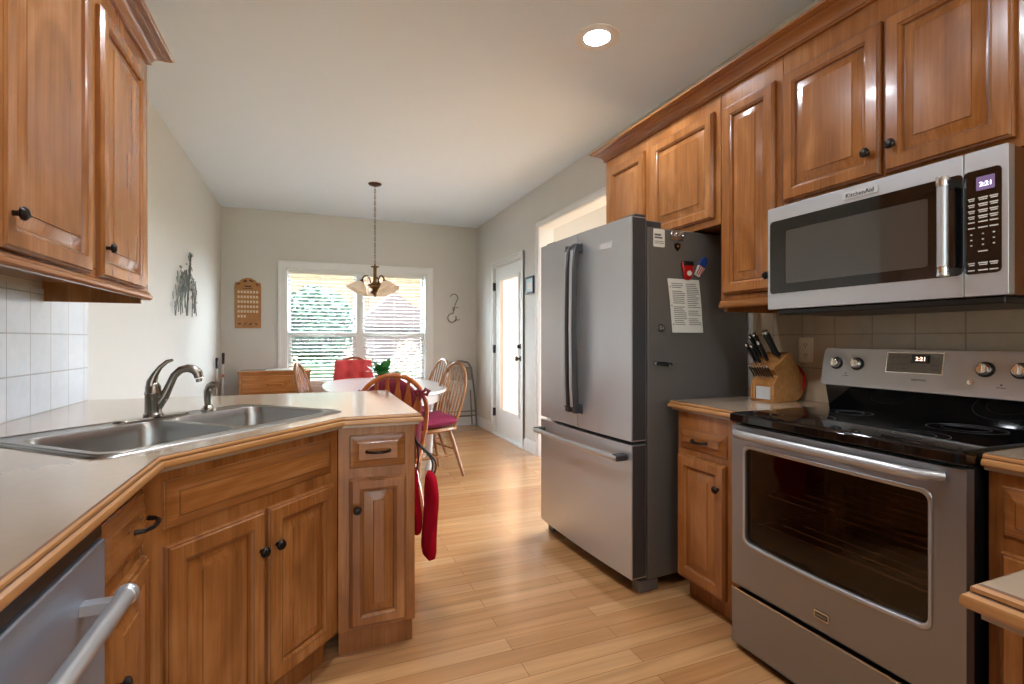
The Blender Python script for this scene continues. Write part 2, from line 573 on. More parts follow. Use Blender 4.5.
def text_mesh(mb, txt, size, Mx, depth=0.0006, mi=None):
    cu = bpy.data.curves.new('lettering', 'FONT')
    cu.body = txt; cu.size = size; cu.align_x = 'CENTER'; cu.align_y = 'CENTER'; cu.extrude = depth; cu.resolution_u = 2
    to = bpy.data.objects.new('lettering_source', cu); C.objects.link(to)
    dg = bpy.context.evaluated_depsgraph_get(); dg.update()
    me = bpy.data.meshes.new_from_object(to.evaluated_get(dg))
    old = mb.M
    mb.M = old @ Mx
    mb.add([tuple(v.co) for v in me.vertices], [tuple(p.vertices) for p in me.polygons], mi)
    mb.M = old
    bpy.data.objects.remove(to, do_unlink=True); bpy.data.curves.remove(cu); bpy.data.meshes.remove(me)
def rrect(w, h, r, n=5, cx=0.0, cy=0.0):
    pts = []
    for (sx, sy, a0) in ((1, -1, -PI/2), (1, 1, 0), (-1, 1, PI/2), (-1, -1, PI)):
        for k in range(n+1):
            a = a0+k*PI/2/n
            pts.append((cx+sx*(w/2-r)+r*math.cos(a), cy+sy*(h/2-r)+r*math.sin(a)))
    return pts
# front-facing panel frame: local x across, z up, the front looks to -y
FRONT = Matrix(((1, 0, 0, 0), (0, 0, -1, 0), (0, 1, 0, 0), (0, 0, 0, 1)))   # text plane (x,y,z) -> (x,-z,y)

def panel(mb, x0, x1, z0, z1, y, rings):
    """rings: (inset, out, material) ; front towards -y"""
    R = []; ms = []
    for ins, out, mi in rings:
        R.append([(x0+ins, y-out, z0+ins), (x1-ins, y-out, z0+ins), (x1-ins, y-out, z1-ins), (x0+ins, y-out, z1-ins)])
        ms.append(mi)
    mb.rings(R, mis=ms[1:]+[ms[-1]])
def door_mesh(x0, x1, z0, z1, y=0.0, fw=0.058):
    mb = MB(); t = 0.022
    fw = min(fw, (x1-x0)*0.24)
    panel(mb, x0, x1, z0, z1, y, [(0, 0, 0), (0, t-0.010, 0), (0.003, t-0.006, 0), (0.0055, t-0.006, 1), (0.010, t, 0), (fw-0.013, t, 0), (fw-0.011, t-0.0015, 1), (fw-0.004, t-0.005, 0), (fw-0.001, t-0.013, 0), (fw+0.0025, t-0.013, 1),
                                   (fw+0.008, t-0.011, 0), (fw+0.034, t-0.003, 0), (fw+0.0352, t-0.0035, 1), (fw+0.0365, t-0.0005, 0)])
    return mb
def drawer_mesh(x0, x1, z0, z1, y=0.0):
    mb = MB(); t = 0.02
    panel(mb, x0, x1, z0, z1, y, [(0, 0, 0), (0, t-0.016, 0), (0.003, t-0.014, 0), (0.005, t-0.014, 1), (0.030, t-0.002, 0), (0.0312, t-0.003, 1), (0.0325, t, 0)])
    return mb
def knob_mesh(x, z, y=-0.02):
    mb = MB()
    mb.lathe([(0.007, 0), (0.006, 0.010), (0.008, 0.014), (0.0155, 0.018), (0.0165, 0.023), (0.013, 0.028), (0.011, 0.028), (0.010, 0.030), (0.004, 0.031)], (x, y, z), 14, (0, -1, 0))
    return mb
def pull_mesh(x, z, y=-0.02, L=0.10, bow=0.03):
    mb = MB()
    pts = [(x-L/2, y, z), (x-L/2+0.004, y-bow*0.55, z), (x-L/4, y-bow*0.95, z), (x, y-bow, z), (x+L/4, y-bow*0.95, z), (x+L/2-0.004, y-bow*0.55, z), (x+L/2, y, z)]
    mb.tube(pts, [0.0065, 0.005, 0.0055, 0.006, 0.0055, 0.005, 0.0065], 8)
    return mb

CROWN = [(0, 0), (0.010, 0), (0.014, 0.005), (0.014, 0.012), (0.010, 0.016), (0.013, 0.018), (0.016, 0.030), (0.024, 0.048), (0.038, 0.062), (0.052, 0.070), (0.054, 0.073), (0.054, 0.077), (0.062, 0.079), (0.072, 0.084), (0.079, 0.092), (0.080, 0.104), (0, 0.104)]
CROWN_M = [0, 0, 0, 0, 1, 0, 0, 0, 0, 0, 1, 0, 0, 0, 0, 0, 0]
def cabinet(name, label, loc, rz, wd, dp, z0, z1, doors=(), drawers=(), toe=False, crown=None, light_rail=None, footprint=None, recess=0.065, cat='cabinet', group=None, top_open=False):
    """local x across, y back from the face frame, z absolute; crown / light_rail: ends that return ('l','r')"""
    r = thing(name, label, cat, (loc[0], loc[1], 0 if toe else z0), 0 if footprint else rz, group)
    dz = 0 if toe else -z0
    T = Matrix.Rotation(rz if footprint else 0, 4, 'Z') @ Matrix.Translation((0, 0, dz))
    zb = 0.10 if toe else z0
    mb = MB(T)
    fp = footprint or [(0, 0), (wd, 0), (wd, dp), (0, dp)]
    if top_open:
        # hollow carcass so that the bowls can hang in it
        mb.sweep(fp, [(0, zb), (0, z1), (-0.018, z1), (-0.018, zb)], closed=True)
        mb.prism(fp, zb, zb+0.016)
    elif light_rail is not None:
        mb.prism(fp, zb+0.055, z1)
        mb.box((0, 0, zb), (wd, 0.02, zb+0.055))
        mb.box((0, 0.02, zb-0.02), (0.018, dp, zb+0.055)); mb.box((wd-0.018, 0.02, zb-0.02), (wd, dp, zb+0.055))
    else:
        mb.prism(fp, zb, z1)
    mb.build('body', 'cab', r, bevel=0.002)
    if toe:
        mb = MB(T)
        if footprint:
            mb.prism([(x+(0.02 if x < 0.1 else -0.02), y+(recess if y < 0.02 else 0)) for x, y in fp], 0, 0.10)
        else:
            mb.box((0.004, recess, 0), (wd-0.004, dp-0.01, 0.10))
        mb.build('toe_kick', 'cab', r)
    if crown is not None:
        mb = MB(T)
        path = [(-0.001, 0), (wd+0.001, 0)]
        if 'l' in crown: path = [(0, dp)]+path
        if 'r' in crown: path = path+[(wd, dp)]
        mb.sweep(path, [(o, z1-0.014+z*0.64) for o, z in CROWN], mis=CROWN_M)
        mb.build('crown_molding', ['trim', 'shade_glaze'], r)
    if light_rail is not None:
        mb = MB(T)
        path = [(0, 0), (wd, 0)]
        if 'l' in light_rail: path = [(0, dp)]+path
        if 'r' in light_rail: path = path+[(wd, dp)]
        mb.sweep(path, [(0, zb), (0.010, zb-0.004), (0.016, zb+0.004), (0.016, zb+0.014), (0.010, zb+0.018), (0.008, zb+0.026), (0, zb+0.032)], mis=[0, 0, 0, 1, 0, 0, 0])
        mb.build('light_rail', ['trim', 'shade_glaze'], r)
    for d in doors:
        x0, x1, a, b, kn = d
        m_ = door_mesh(x0, x1, a, b); m_.v = [T @ v for v in m_.v]
        do = m_.build('door', ['cab', 'shade_glaze'], r)
        if kn:
            k = knob_mesh(*kn); k.v = [T @ v for v in k.v]
            k.build('knob', 'bronze', do)['label'] = 'dark bronze cabinet knob'
    for d in drawers:
        x0, x1, a, b, pl = d[:5]
        pxc = d[5] if len(d) > 5 else (x0+x1)/2
        m_ = drawer_mesh(x0, x1, a, b); m_.v = [T @ v for v in m_.v]
        do = m_.build('drawer_front', ['cabh', 'shade_glaze'], r)
        if pl:
            k = pull_mesh(pxc, (a+b)/2, L=pl); k.v = [T @ v for v in k.v]
            k.build('pull', 'bronze', do)['label'] = 'dark bronze drawer pull'
    return r

# ------------------------------------------------------------------ room shell
def circ(cx, cy, r, n=28):
    return [(cx+r*math.cos(2*PI*k/n), cy+r*math.sin(2*PI*k/n)) for k in range(n)]
def rect(a, b, c, d):
    return [(a, b), (c, b), (c, d), (a, d)]
WT = 0.157
OP0, OP1, OPZ = 2.95, 4.66, 2.345      # cased opening in the right wall
DY0, DY1, DZ = 5.115, 6.045, 2.115      # door opening
WX0, WX1, WZ0, WZ1 = -0.29, 1.46, 0.62, 2.085   # window opening
mb = MB(); mb.prism([(XL-0.2, YN-0.2), (XR+2.2, YN-0.2), (XR+2.2, 5.08), (XR+WT, 5.08), (XR+WT, YB+0.2), (XL-0.2, YB+0.2)], -0.12, 0.0); struct('floor', mb, 'floor', smooth=0)
mb = MB(); mb.prism([(XL-0.2, YN-0.2), (XR+2.2, YN-0.2), (XR+2.2, 5.08), (XR+WT, 5.08), (XR+WT, YB+0.2), (XL-0.2, YB+0.2)], HC, HC+0.14, [circ(x, y, 0.092) for x, y in CANS]); struct('ceiling', mb, 'ceil', smooth=0)
YZ = lambda x: Matrix(((0, 0, 1, x), (1, 0, 0, 0), (0, 1, 0, 0), (0, 0, 0, 1)))      # (y, z, t) -> wall normal to X
XZ = lambda y: Matrix(((1, 0, 0, 0), (0, 0, 1, y), (0, 1, 0, 0), (0, 0, 0, 1)))
mb = MB(YZ(XL)); mb.prism(rect(YN-0.2, 0, YB+0.2, HC), -0.15, 0); struct('wall_left', mb, 'wall', smooth=0)
mb = MB(XZ(YB)); mb.prism(rect(XL, 0, XR, HC), 0, 0.16, [rect(WX0, WZ0, WX1, WZ1)]); struct('wall_back', mb, 'wall', smooth=0)
mb = MB(YZ(XR)); mb.prism(rect(YN-0.2, 0, OP0, HC), 0, WT); mb.prism([(OP0, OPZ), (OP1, OPZ), (OP1, 0), (DY0, 0), (DY0, DZ), (DY1, DZ), (DY1, 0), (YB+0.2, 0), (YB+0.2, HC), (OP0, HC)], 0, WT)
struct('wall_right', mb, 'wall', smooth=0)
mb = MB(XZ(YN)); mb.prism(rect(XL, 0, XR, HC), -0.15, 0, [rect(-0.95, 0.05, 2.1, 2.70)]); struct('wall_near', mb, 'wall', smooth=0)  # unseen opening added in this wall for soft front light
# the room beyond the cased opening
mb = MB(YZ(XR+1.75)); mb.prism(rect(2.2, 0, 4.9, HC), 0, 0.12, [rect(2.5, 0.15, 4.7, 1.9)]); struct('wall_hall_far', mb, 'wall', smooth=0)  # unseen window hole added to light the dining side through the hall
mb = MB(XZ(4.98)); mb.prism(rect(XR+WT, 0, XR+1.87, HC), 0, 0.1); struct('wall_hall_left', mb, 'wall', smooth=0)
mb = MB(XZ(2.1)); mb.prism(rect(XR+WT, 0, XR+1.87, HC), 0, 0.1); struct('wall_hall_right', mb, 'wall', smooth=0)
# tiled backsplashes
mb = MB(); mb.box((XL, YN+2.4, 0.914), (XL+0.008, 2.953, 1.40)); o = mb.build('trim_backsplash_left', 'tilew', origin=(XL, 2.91, 0.914)); o['kind'] = 'structure'
mb = MB(); mb.box((XR-0.008, YN+2.4, 0.914), (XR, 1.985, 1.36)); o = mb.build('trim_backsplash_right', 'tileb', origin=(XR, 1.698, 0.914+0.0)); o['kind'] = 'structure'
BB = [(0, 0), (0.014, 0), (0.014, 0.095), (0.008, 0.118), (0.006, 0.13), (0, 0.13)]
mb = MB(); mb.sweep([(XL, 2.98), (XL, YB)], BB); struct('baseboard_left', mb, 'white')
mb = MB(); mb.sweep([(XL, YB), (XR, YB)], BB); struct('baseboard_back', mb, 'white')
mb = MB(); mb.sweep([(XR, YB), (XR, 6.11)], BB); mb.sweep([(XR, 5.05), (XR, 4.725)], BB); struct('baseboard_right', mb, 'white')
def casing(mb, u0, u1, z0, z1, wd, th, bottom=False):
    """flat stepped casing around an opening, in (u, z, t) space; t < 0 is into the room"""
    for (k0, k1, t) in ((0.0, wd, th), (wd*0.72, wd, th*1.5)):
        mb.box((u0-k1, z0, -t), (u0-k0, z1+k1, 0)); mb.box((u1+k0, z0, -t), (u1+k1, z1+k1, 0)); mb.box((u0-k0, z1+k0, -t), (u1+k0, z1+k1, 0))
mb = MB(YZ(XR)); casing(mb, OP0, OP1, 0, OPZ, 0.06, 0.012); mb.box((OP0, OPZ-0.004, 0), (OP1, OPZ, WT)); mb.box((OP1-0.004, 0, 0), (OP1, OPZ-0.004, WT))
struct('trim_opening', mb, 'white', smooth=0)
mb = MB(YZ(XR)); casing(mb, DY0, DY1, 0, DZ, 0.06, 0.014); mb.box((DY0, 0, 0), (DY0+0.012, DZ, WT)); mb.box((DY1-0.012, 0, 0), (DY1, DZ, WT)); mb.box((DY0+0.012, DZ-0.012, 0), (DY1-0.012, DZ, WT)); mb.box((DY0, 0, -0.02), (DY1, 0.018, WT))
struct('trim_door', mb, 'white', smooth=0)

# glazed door in the right wall
dr = thing('door_1', 'white glazed exterior door in the right wall', None, (XR, 5.58, 0)); dr['kind'] = 'structure'
mb = MB(Matrix.Translation((-XR, -5.58, 0)) @ YZ(XR+0.022))
GY0, GY1, GZ0, GZ1 = 5.275, 5.86, 0.33, 1.93
mb.prism(rect(DY0+0.014, 0.02, DY1-0.014, DZ-0.014), 0, 0.042, [rect(GY0, GZ0, GY1, GZ1)])
casing_z = 0.028
mb.prism(rect(GY0-casing_z, GZ0-casing_z, GY1+casing_z, GZ1+casing_z), -0.010, 0.0, [rect(GY0+0.006, GZ0+0.006, GY1-0.006, GZ1-0.006)])
dl = mb.build('door_leaf', 'white', dr, smooth=0)
mb = MB(Matrix.Translation((-XR, -5.58, 0)) @ YZ(XR+0.04)); mb.prism(rect(GY0, GZ0, GY1, GZ1), 0, 0.005); mb.build('glass_pane', 'glass', dr, smooth=0)
mb = MB(Matrix.Translation((-XR, -5.58, 0)) @ YZ(XR+0.055)); mb.add([(GY0-0.004, GZ0-0.004, 0), (GY1+0.004, GZ0-0.004, 0), (GY1+0.004, GZ1+0.004, 0), (GY0-0.004, GZ1+0.004, 0)], [(0, 1, 2, 3)]); mb.build('door_shade', 'sheer', dr, smooth=0)
for z in (0.28, 1.08, 1.87):
    mb = MB(); mb.box((-0.006, DY1-0.016-5.58, z-0.05), (0.021, DY1+0.002-5.58, z+0.05)); mb.tube([(-0.010, DY1-0.008-5.58, z-0.052), (-0.010, DY1-0.008-5.58, z+0.052)], 0.007, 8); mb.build('hinge', 'black', dr)
mb = MB(); mb.lathe([(0.03, 0), (0.03, 0.006), (0.010, 0.010), (0.010, 0.035), (0.026, 0.042), (0.030, 0.056), (0.022, 0.066), (0.004, 0.068)], (0.012, 5.19-5.58, 0.985), 16, (-1, 0, 0)); mb.build('door_knob', 'bronze', dr)
mb = MB(); mb.lathe([(0.03, 0), (0.03, 0.008), (0.024, 0.014), (0.004, 0.015)], (0.012, 5.19-5.58, 1.12), 16, (-1, 0, 0)); mb.box((-0.03, 5.185-5.58, 1.10), (-0.003, 5.195-5.58, 1.14)); mb.build('deadbolt', 'bronze', dr)

# double dining window
wn = thing('window_1', 'white double window in the back wall', None, (0.585, YB, 0)); wn['kind'] = 'structure'
WM = Matrix.Translation((-0.585, -YB, 0)) @ XZ(YB)
mb = MB(WM); casing(mb, WX0, WX1, WZ0-0.02, WZ1, 0.085, 0.016)
mb.box((WX0-0.11, WZ0-0.03, -0.05), (WX1+0.11, WZ0, 0.0)); mb.box((WX0-0.085, WZ0-0.11, -0.014), (WX1+0.085, WZ0-0.03, 0))
mb.build('window_casing', 'white', wn, smooth=0)
mb = MB(WM)
MX0, MX1 = 0.545, 0.625
mb.box((MX0, WZ0, 0.03), (MX1, WZ1, 0.15))
for a, b in ((WX0, WX0+0.02), (WX1-0.02, WX1)):
    mb.box((a, WZ0, 0.0), (b, WZ1, 0.16))
mb.box((WX0, WZ1-0.02, 0.0), (WX1, WZ1, 0.16)); mb.box((WX0, WZ0, 0), (WX1, WZ0+0.02, 0.16))
mb.build('window_jamb', 'white', wn, smooth=0)
ZM = 1.27
for (a, b) in ((WX0+0.02, MX0), (MX1, WX1-0.02)):
    for (z0, z1, t, sw) in ((ZM-0.02, WZ1-0.02, 0.105, 0.032), (WZ0+0.02, ZM+0.025, 0.06, 0.045)):
        mb = MB(WM); mb.prism(rect(a, z0, b, z1), t, t+0.036, [rect(a+sw, z0+sw+0.01, b-sw, z1-sw)]); sa = mb.build('sash', 'white', wn, smooth=0)
        mb = MB(WM); mb.prism(rect(a+sw, z0+sw+0.01, b-sw, z1-sw), t+0.016, t+0.020); mb.build('glass_pane', 'glass', sa, smooth=0)

# blinds, inside the frames
for i, (a, b) in enumerate(((WX0+0.03, MX0-0.005), (MX1+0.005, WX1-0.03))):
    t = thing('window_blind', ['white slatted blind hanging in the left half of the dining window', 'white slatted blind hanging in the right half of the dining window'][i], 'blind', ((a+b)/2, YB+0.015, WZ0+0.03), 0, 'blinds of the dining window')
    T = Matrix.Translation((-(a+b)/2, -YB-0.015, -WZ0-0.03))
    mb = MB(T); mb.box((a, YB+0.000, WZ1-0.065), (b, YB+0.055, WZ1-0.022)); mb.build('head_rail', 'blind', t, bevel=0.003)
    mb = MB(T)
    z = WZ0+0.07
    while z < WZ1-0.08:
        ta = 0.26
        mb.add([(a+0.004, YB+0.004, z-ta*0.024), (b-0.004, YB+0.004, z-ta*0.024), (b-0.004, YB+0.029, z+0.002), (a+0.004, YB+0.029, z+0.002), (b-0.004, YB+0.054, z+ta*0.024), (a+0.004, YB+0.054, z+ta*0.024)],
               [(0, 1, 2, 3), (3, 2, 4, 5)])
        z += 0.046
    so_ = mb.build('slats', 'blind', t); sm = so_.modifiers.new('thick', 'SOLIDIFY'); sm.thickness = 0.0025
    mb = MB(T); mb.box((a+0.004, YB+0.008, WZ0+0.03), (b-0.004, YB+0.050, WZ0+0.048)); mb.build('bottom_rail', 'blind', t, bevel=0.002)
    mb = MB(T)
    for k in (0.18, 0.5, 0.82):
        mb.tube([(a+(b-a)*k, YB+0.029, WZ0+0.04), (a+(b-a)*k, YB+0.029, WZ1-0.05)], 0.0012, 5)
    mb.build('ladder_cord', 'blind', t)
    if i == 1:
        mb = MB(T); mb.tube([(a+0.06, YB-0.004, WZ1-0.06), (a+0.065, YB-0.006, 1.55)], 0.004, 6); mb.build('tilt_wand', 'greymetal', t)

# ------------------------------------------------------------------ garden outside
mb = MB(); mb.prism(rect(-40, -40, 45, 45), -0.50, -0.36); o = mb.build('ground_lawn', 'lawn', origin=(0, 0, 0)); o['kind'] = 'structure'
mb = MB(); mb.prism(rect(-3.5, YB+0.3, 2.0, YB+3.0), -0.35, -0.30); o = mb.build('ground_patio', 'lattice', origin=(0, 0, 0)); o['kind'] = 'structure'
mb = MB(); mb.prism(rect(XR+2.3, -1, XR+9, 5.0), -0.36, -0.14); o = mb.build('ground_terrace', 'lattice', origin=(0, 0, 0)); o['kind'] = 'structure'
mb = MB(); mb.prism(rect(-8, -9, 9, YN-0.25), -0.36, -0.14); o = mb.build('ground_deck', 'lattice', origin=(0, 0, 0)); o['kind'] = 'structure'
mb = MB(); mb.prism(rect(XR+WT+0.02, 4.95+0.15, XR+6, 11), -0.35, -0.05); o = mb.build('ground_stoop', 'lattice', origin=(0, 0, 0)); o['kind'] = 'structure'
hs = thing('neighbour_house', 'pale peach brick house with mauve roof beyond the dining window', 'house', (1.5, 21, -0.35))
mb = MB(); mb.box((-9, 0, 0), (9, 6, 5.2)); mb.build('wall', 'bricks', hs)
mb = MB(); mb.add([(-9.6, -0.6, 5.1), (9.6, -0.6, 5.1), (9.6, 6.6, 5.1), (-9.6, 6.6, 5.1), (-9.6, 3, 8.2), (9.6, 3, 8.2)], [(0, 1, 5, 4), (2, 3, 4, 5), (0, 4, 3), (1, 2, 5), (0, 3, 2, 1)]); mb.build('roof', 'roof', hs)
for x in (-5.5, -2.3, 1.2, 4.6):
    mb = MB(); mb.box((x, -0.06, 1.0), (x+1.2, 0.02, 2.8)); wv = mb.build('window', 'white', hs)
    mb = MB(); mb.box((x+0.1, -0.075, 1.1), (x+1.1, -0.055, 2.7)); mb.build('pane', 'dkgrey', wv)
def leaves(mb, c, rad, n, size, mi=0):
    for _ in range(n):
        while True:
            p = Vector((random.uniform(-1, 1), random.uniform(-1, 1), random.uniform(-1, 1)))
            if 0.35 < p.length < 1: break
        q = Vector((c[0]+p.x*rad[0], c[1]+p.y*rad[1], c[2]+p.z*rad[2]))
        a = Vector((random.uniform(-1, 1), random.uniform(-1, 1), random.uniform(-1, 1))).normalized(); b = a.orthogonal().normalized()
        s_ = size*random.uniform(0.6, 1.3)
        mb.add([q-a*s_, q+b*s_*0.45, q+a*s_, q-b*s_*0.45], [(0, 1, 2, 3)], mi)
sh = thing('garden_shed', 'low mauve garden shed on the lawn behind the window', 'shed', (2.1, 13.0, -0.35))
mb = MB(); mb.box((-1.0, 0, 0), (1.0, 1.8, 1.9)); mb.build('wall', 'roof', sh)
mb = MB(); mb.add([(-1.15, -0.15, 1.85), (1.15, -0.15, 1.85), (1.15, 1.95, 1.85), (-1.15, 1.95, 1.85), (-0.15, -0.15, 2.75), (-0.15, 1.95, 2.75)], [(0, 1, 4), (2, 3, 5), (0, 4, 5, 3), (1, 2, 5, 4), (0, 3, 2, 1)]); mb.build('roof', 'roof', sh)
hg = thing('hedge', 'long dark clipped hedge across the lawn beyond the window', 'hedge', (1.6, 11.6, -0.35))
mb = MB(); rnd = random.Random(2)
mb.box((-4.4, -0.25, 0), (4.4, 0.25, 1.0)); mb.build('core', 'leafd', hg)
mb = MB(); [leaves(mb, (-4.2+k*0.35, 0, 0.75), (0.3, 0.36, 0.42), 90, 0.06) for k in range(25)]; mb.build('foliage', 'leafd', hg, smooth=0)
def bush(name, label, cat, loc, rad, n, size, mat, trunk=True, group=None):
    t = thing(name, label, cat, loc, 0, group)
    mb = MB()
    mb.tube([(0, 0, 0), (0.02, 0, rad[2]*0.7), (0, 0.02, rad[2]*1.2)], [0.05*rad[0], 0.04*rad[0], 0.02*rad[0]], 8)
    for k in range(9):
        a = k*2.4; mb.tube([(0, 0, rad[2]*(0.2+0.08*k)), (math.cos(a)*rad[0]*0.6, math.sin(a)*rad[1]*0.6, rad[2]*(0.7+0.12*k))], [0.025*rad[0], 0.008*rad[0]], 6)
    mb.build('stem' if not trunk else 'trunk', 'bark', t)
    mb = MB(); leaves(mb, (0, 0, rad[2]*1.1), rad, n, size); mb.build('foliage', mat, t, smooth=0)
    return t
bush('evergreen_tree', 'large dark green tree on the lawn seen through the left window half', 'tree', (0.15, 16.4, -0.35), (1.25, 1.1, 1.5), 4000, 0.16, 'leafd')
bush('pale_tree', 'pale autumn tree seen through the right window half', 'tree', (5.6, 17.4, -0.35), (1.9, 1.3, 2.3), 1500, 0.12, 'leafp')
bush('flowering_shrub', 'pale flowering shrub low outside the left window half', 'shrub', (-0.55, 8.6, -0.33), (0.42, 0.42, 0.78), 1300, 0.030, 'leafp', False, 'shrubs below the dining window')
bush('flowering_shrub', 'pale flowering shrub outside the window behind the central mullion', 'shrub', (0.72, 8.9, -0.33), (0.28, 0.28, 0.80), 900, 0.030, 'leafp', False, 'shrubs below the dining window')
bush('flowering_shrub', 'pale flowering shrub outside the right window half above the plant', 'shrub', (1.55, 8.7, -0.33), (0.33, 0.33, 0.75), 900, 0.030, 'leafp', False, 'shrubs below the dining window')

# ------------------------------------------------------------------ left run: base cabinets, dishwasher, worktop, sink
CT = 0.914
FX = -0.385
cabinet('base_cabinet', 'wide stained maple base cabinet beyond the dishwasher at the left edge', (FX, -0.75), PI/2, 1.305, 0.60, 0.1, 0.872,
        doors=[(0.03, 0.64, 0.115, 0.676, (0.60, 0.56)), (0.66, 1.27, 0.115, 0.676, (0.70, 0.56))], drawers=[(0.03, 0.64, 0.714, 0.838, 0.10), (0.66, 1.27, 0.714, 0.838, 0.10)], toe=True)
cabinet('base_cabinet', 'narrow stained maple base cabinet between the dishwasher and the sink cabinet', (FX, 1.178), PI/2, 0.297, 0.60, 0.1, 0.872,
        doors=[(0.006, 0.292, 0.115, 0.676, (0.045, 0.508))], drawers=[(0.006, 0.292, 0.705, 0.838, 0.10, 0.222)], toe=True)
P0 = Vector((-0.35, 1.472)); Q0 = Vector((0.109, 1.962)); DD = (Q0-P0).normalized(); NI = Vector((-DD.y, DD.x))
TH = math.atan2(DD.y, DD.x)
A0 = P0+NI*0.028
# footprint of the corner sink cabinet, in its own frame
def loc2(px, py):
    v = Vector((px, py))-A0
    return (v.dot(DD), v.dot(NI))
def on_face(u):
    return A0+DD*u
uL = (-0.385-A0.x)/DD.x+0.002; uR = (1.985-A0.y)/DD.y-0.002
fp = [(uL, 0), (uR, 0), loc2(on_face(uR).x+0.0, 2.59), loc2(XL+0.01, 2.59), loc2(XL+0.01, on_face(uL).y)]
cabinet('sink_base_cabinet', 'angled stained maple sink cabinet with two doors and a long false drawer', (A0.x, A0.y), TH, 0.67, 0.6, 0.1, 0.872,
        doors=[(0.030, 0.333, 0.115, 0.676, (0.312, 0.556)), (0.347, 0.640, 0.115, 0.676, (0.372, 0.556))], drawers=[(0.030, 0.636, 0.716, 0.842, None)], toe=True, footprint=fp, top_open=True, recess=0.045)
px0 = on_face(uR).x+0.002
pc = cabinet('base_cabinet', 'end cabinet of the sink peninsula with one small drawer and door', (px0, 1.985), 0, 0.380-px0, 0.605, 0.1, 0.872,
        doors=[(0.134-px0, 0.345-px0, 0.115, 0.676, (0.160-px0, 0.565))], drawers=[(0.134-px0, 0.342-px0, 0.714, 0.840, 0.085)], toe=True, recess=0.035)

EDGE = [(0, 0.914), (0.0012, 0.9128), (0.003, 0.912), (0.007, 0.909), (0.0075, 0.904), (0.006, 0.9025), (0.008, 0.901), (0.013, 0.898), (0.0145, 0.894), (0.0145, 0.887), (0.012, 0.883), (0, 0.883)]
EDGE_M = [1, 1, 0, 0, 1, 1, 0, 0, 0, 0, 0, 0]
# sink frame: x along the diagonal, y towards the wall corner
SC = Vector((-0.385, 1.972))+DD*0.018; SW, SD = 0.885, 0.56
def sk(x, y):
    return (SC.x+DD.x*x+NI.x*y, SC.y+DD.y*x+NI.y*y)
wt = thing('countertop', 'beige laminate worktop with wood edge around the corner sink', 'countertop', (XL, 1.5, 0.872))
T = Matrix.Translation((-XL, -1.5, -0.872))
mb = MB(T)
outer = [(-0.35, -0.75), (P0.x, P0.y), (Q0.x, Q0.y), (0.392, 1.957), (0.398, 2.905), (XL+0.001, 2.953), (XL+0.001, -0.75)]
hole = [sk(x, y) for x, y in rrect(SW-0.05, SD-0.05, 0.04, 4)]
mb.prism(outer, 0.872, CT, [hole])
mb.build('laminate_top', 'lam', wt, smooth=0)
mb = MB(T); mb.sweep(outer[:6], EDGE, mis=EDGE_M); mb.build('wood_edge', ['edge', 'shade_glaze'], wt, smooth=25)

sn = thing('kitchen_sink', 'double bowl stainless steel sink set in the angled corner worktop', 'sink', (SC.x, SC.y, CT), TH)
BW, BD = 0.385, 0.41
bowls = [(-0.206, -0.035), (0.206, -0.035)]
mb = MB()
op = rrect(SW, SD, 0.05, 5)
holes = [rrect(BW, BD, 0.06, 6, cx, cy) for cx, cy in bowls]
zt = 0.005
mb.prism(rrect(SW-0.016, SD-0.016, 0.045, 5), zt-0.002, zt, holes)
mb.rings([[(x, y, z) for x, y in rrect(SW-2*i, SD-2*i, 0.05-i*0.6, 5)] for i, z in ((0.008, zt), (0.003, zt-0.001), (0, 0.0005), (0.004, 0.0005))], cap0=False, cap1=False)
mb.rings([[(x, y, z) for x, y in rrect(SW-0.016-2*i, SD-0.016-2*i, 0.045, 5)] for i, z in ((0.006, zt), (0.009, zt+0.0025), (0.014, zt+0.0025), (0.018, zt))], cap0=False, cap1=False)
mb.build('rim', 'sink', sn, smooth=50)
for cx, cy in bowls:
    mb = MB()
    mb.rings([[(x, y, z) for x, y in rrect(BW-2*i, BD-2*i, max(0.03, 0.06-i*0.3), 6, cx, cy)] for i, z in ((0, zt), (0.003, zt-0.006), (0.008, -0.03), (0.018, -0.15), (0.03, -0.172), (0.06, -0.18))], cap0=False)
    bo = mb.build('bowl', 'sink', sn, smooth=60)
    mb = MB(); mb.lathe([(0.045, 0.0), (0.045, 0.004), (0.035, 0.003), (0.02, 0.001), (0.002, 0.001)], (cx, cy, -0.1795), 20); mb.build('drain', 'chrome', bo)
mb = MB(); mb.add([(-0.15, 0.20, zt), (0.15, 0.20, zt), (0.15, 0.255, zt), (-0.15, 0.255, zt)], [(0, 1, 2, 3)]); 
fz = CT+zt
# faucet
fx, fy = sk(0.014, 0.222)
fa = thing('kitchen_faucet', 'brushed nickel single lever faucet with arched spout behind the sink', 'faucet', (fx, fy, fz), TH)
mb = MB()
mb.rings([[(x, y, z) for x, y in rrect(0.255-2*i, 0.056-2*i, 0.027-i, 6)] for i, z in ((0, 0), (0, 0.004), (0.004, 0.008))]); mb.build('deck_plate', 'nickel', fa, smooth=40)
mb = MB(); mb.lathe([(0.031, 0.008), (0.031, 0.016), (0.026, 0.022), (0.0255, 0.085), (0.027, 0.088), (0.027, 0.094), (0.025, 0.097), (0.024, 0.115), (0.016, 0.128), (0.002, 0.131)], (0, 0, 0), 20); mb.build('base', 'nickel', fa)
mb = MB()
RS = Matrix.Rotation(math.radians(42), 4, 'Z')
mb.M = RS
mb.tube([(0, -0.010, 0.040), (0, -0.034, 0.078), (0, -0.050, 0.118), (0, -0.064, 0.152), (0, -0.084, 0.172), (0, -0.106, 0.178), (0, -0.126, 0.172), (0, -0.138, 0.160), (0, -0.142, 0.142)],
        [0.018, 0.0155, 0.0135, 0.0130, 0.0135, 0.0145, 0.016, 0.017, 0.0155], 14)
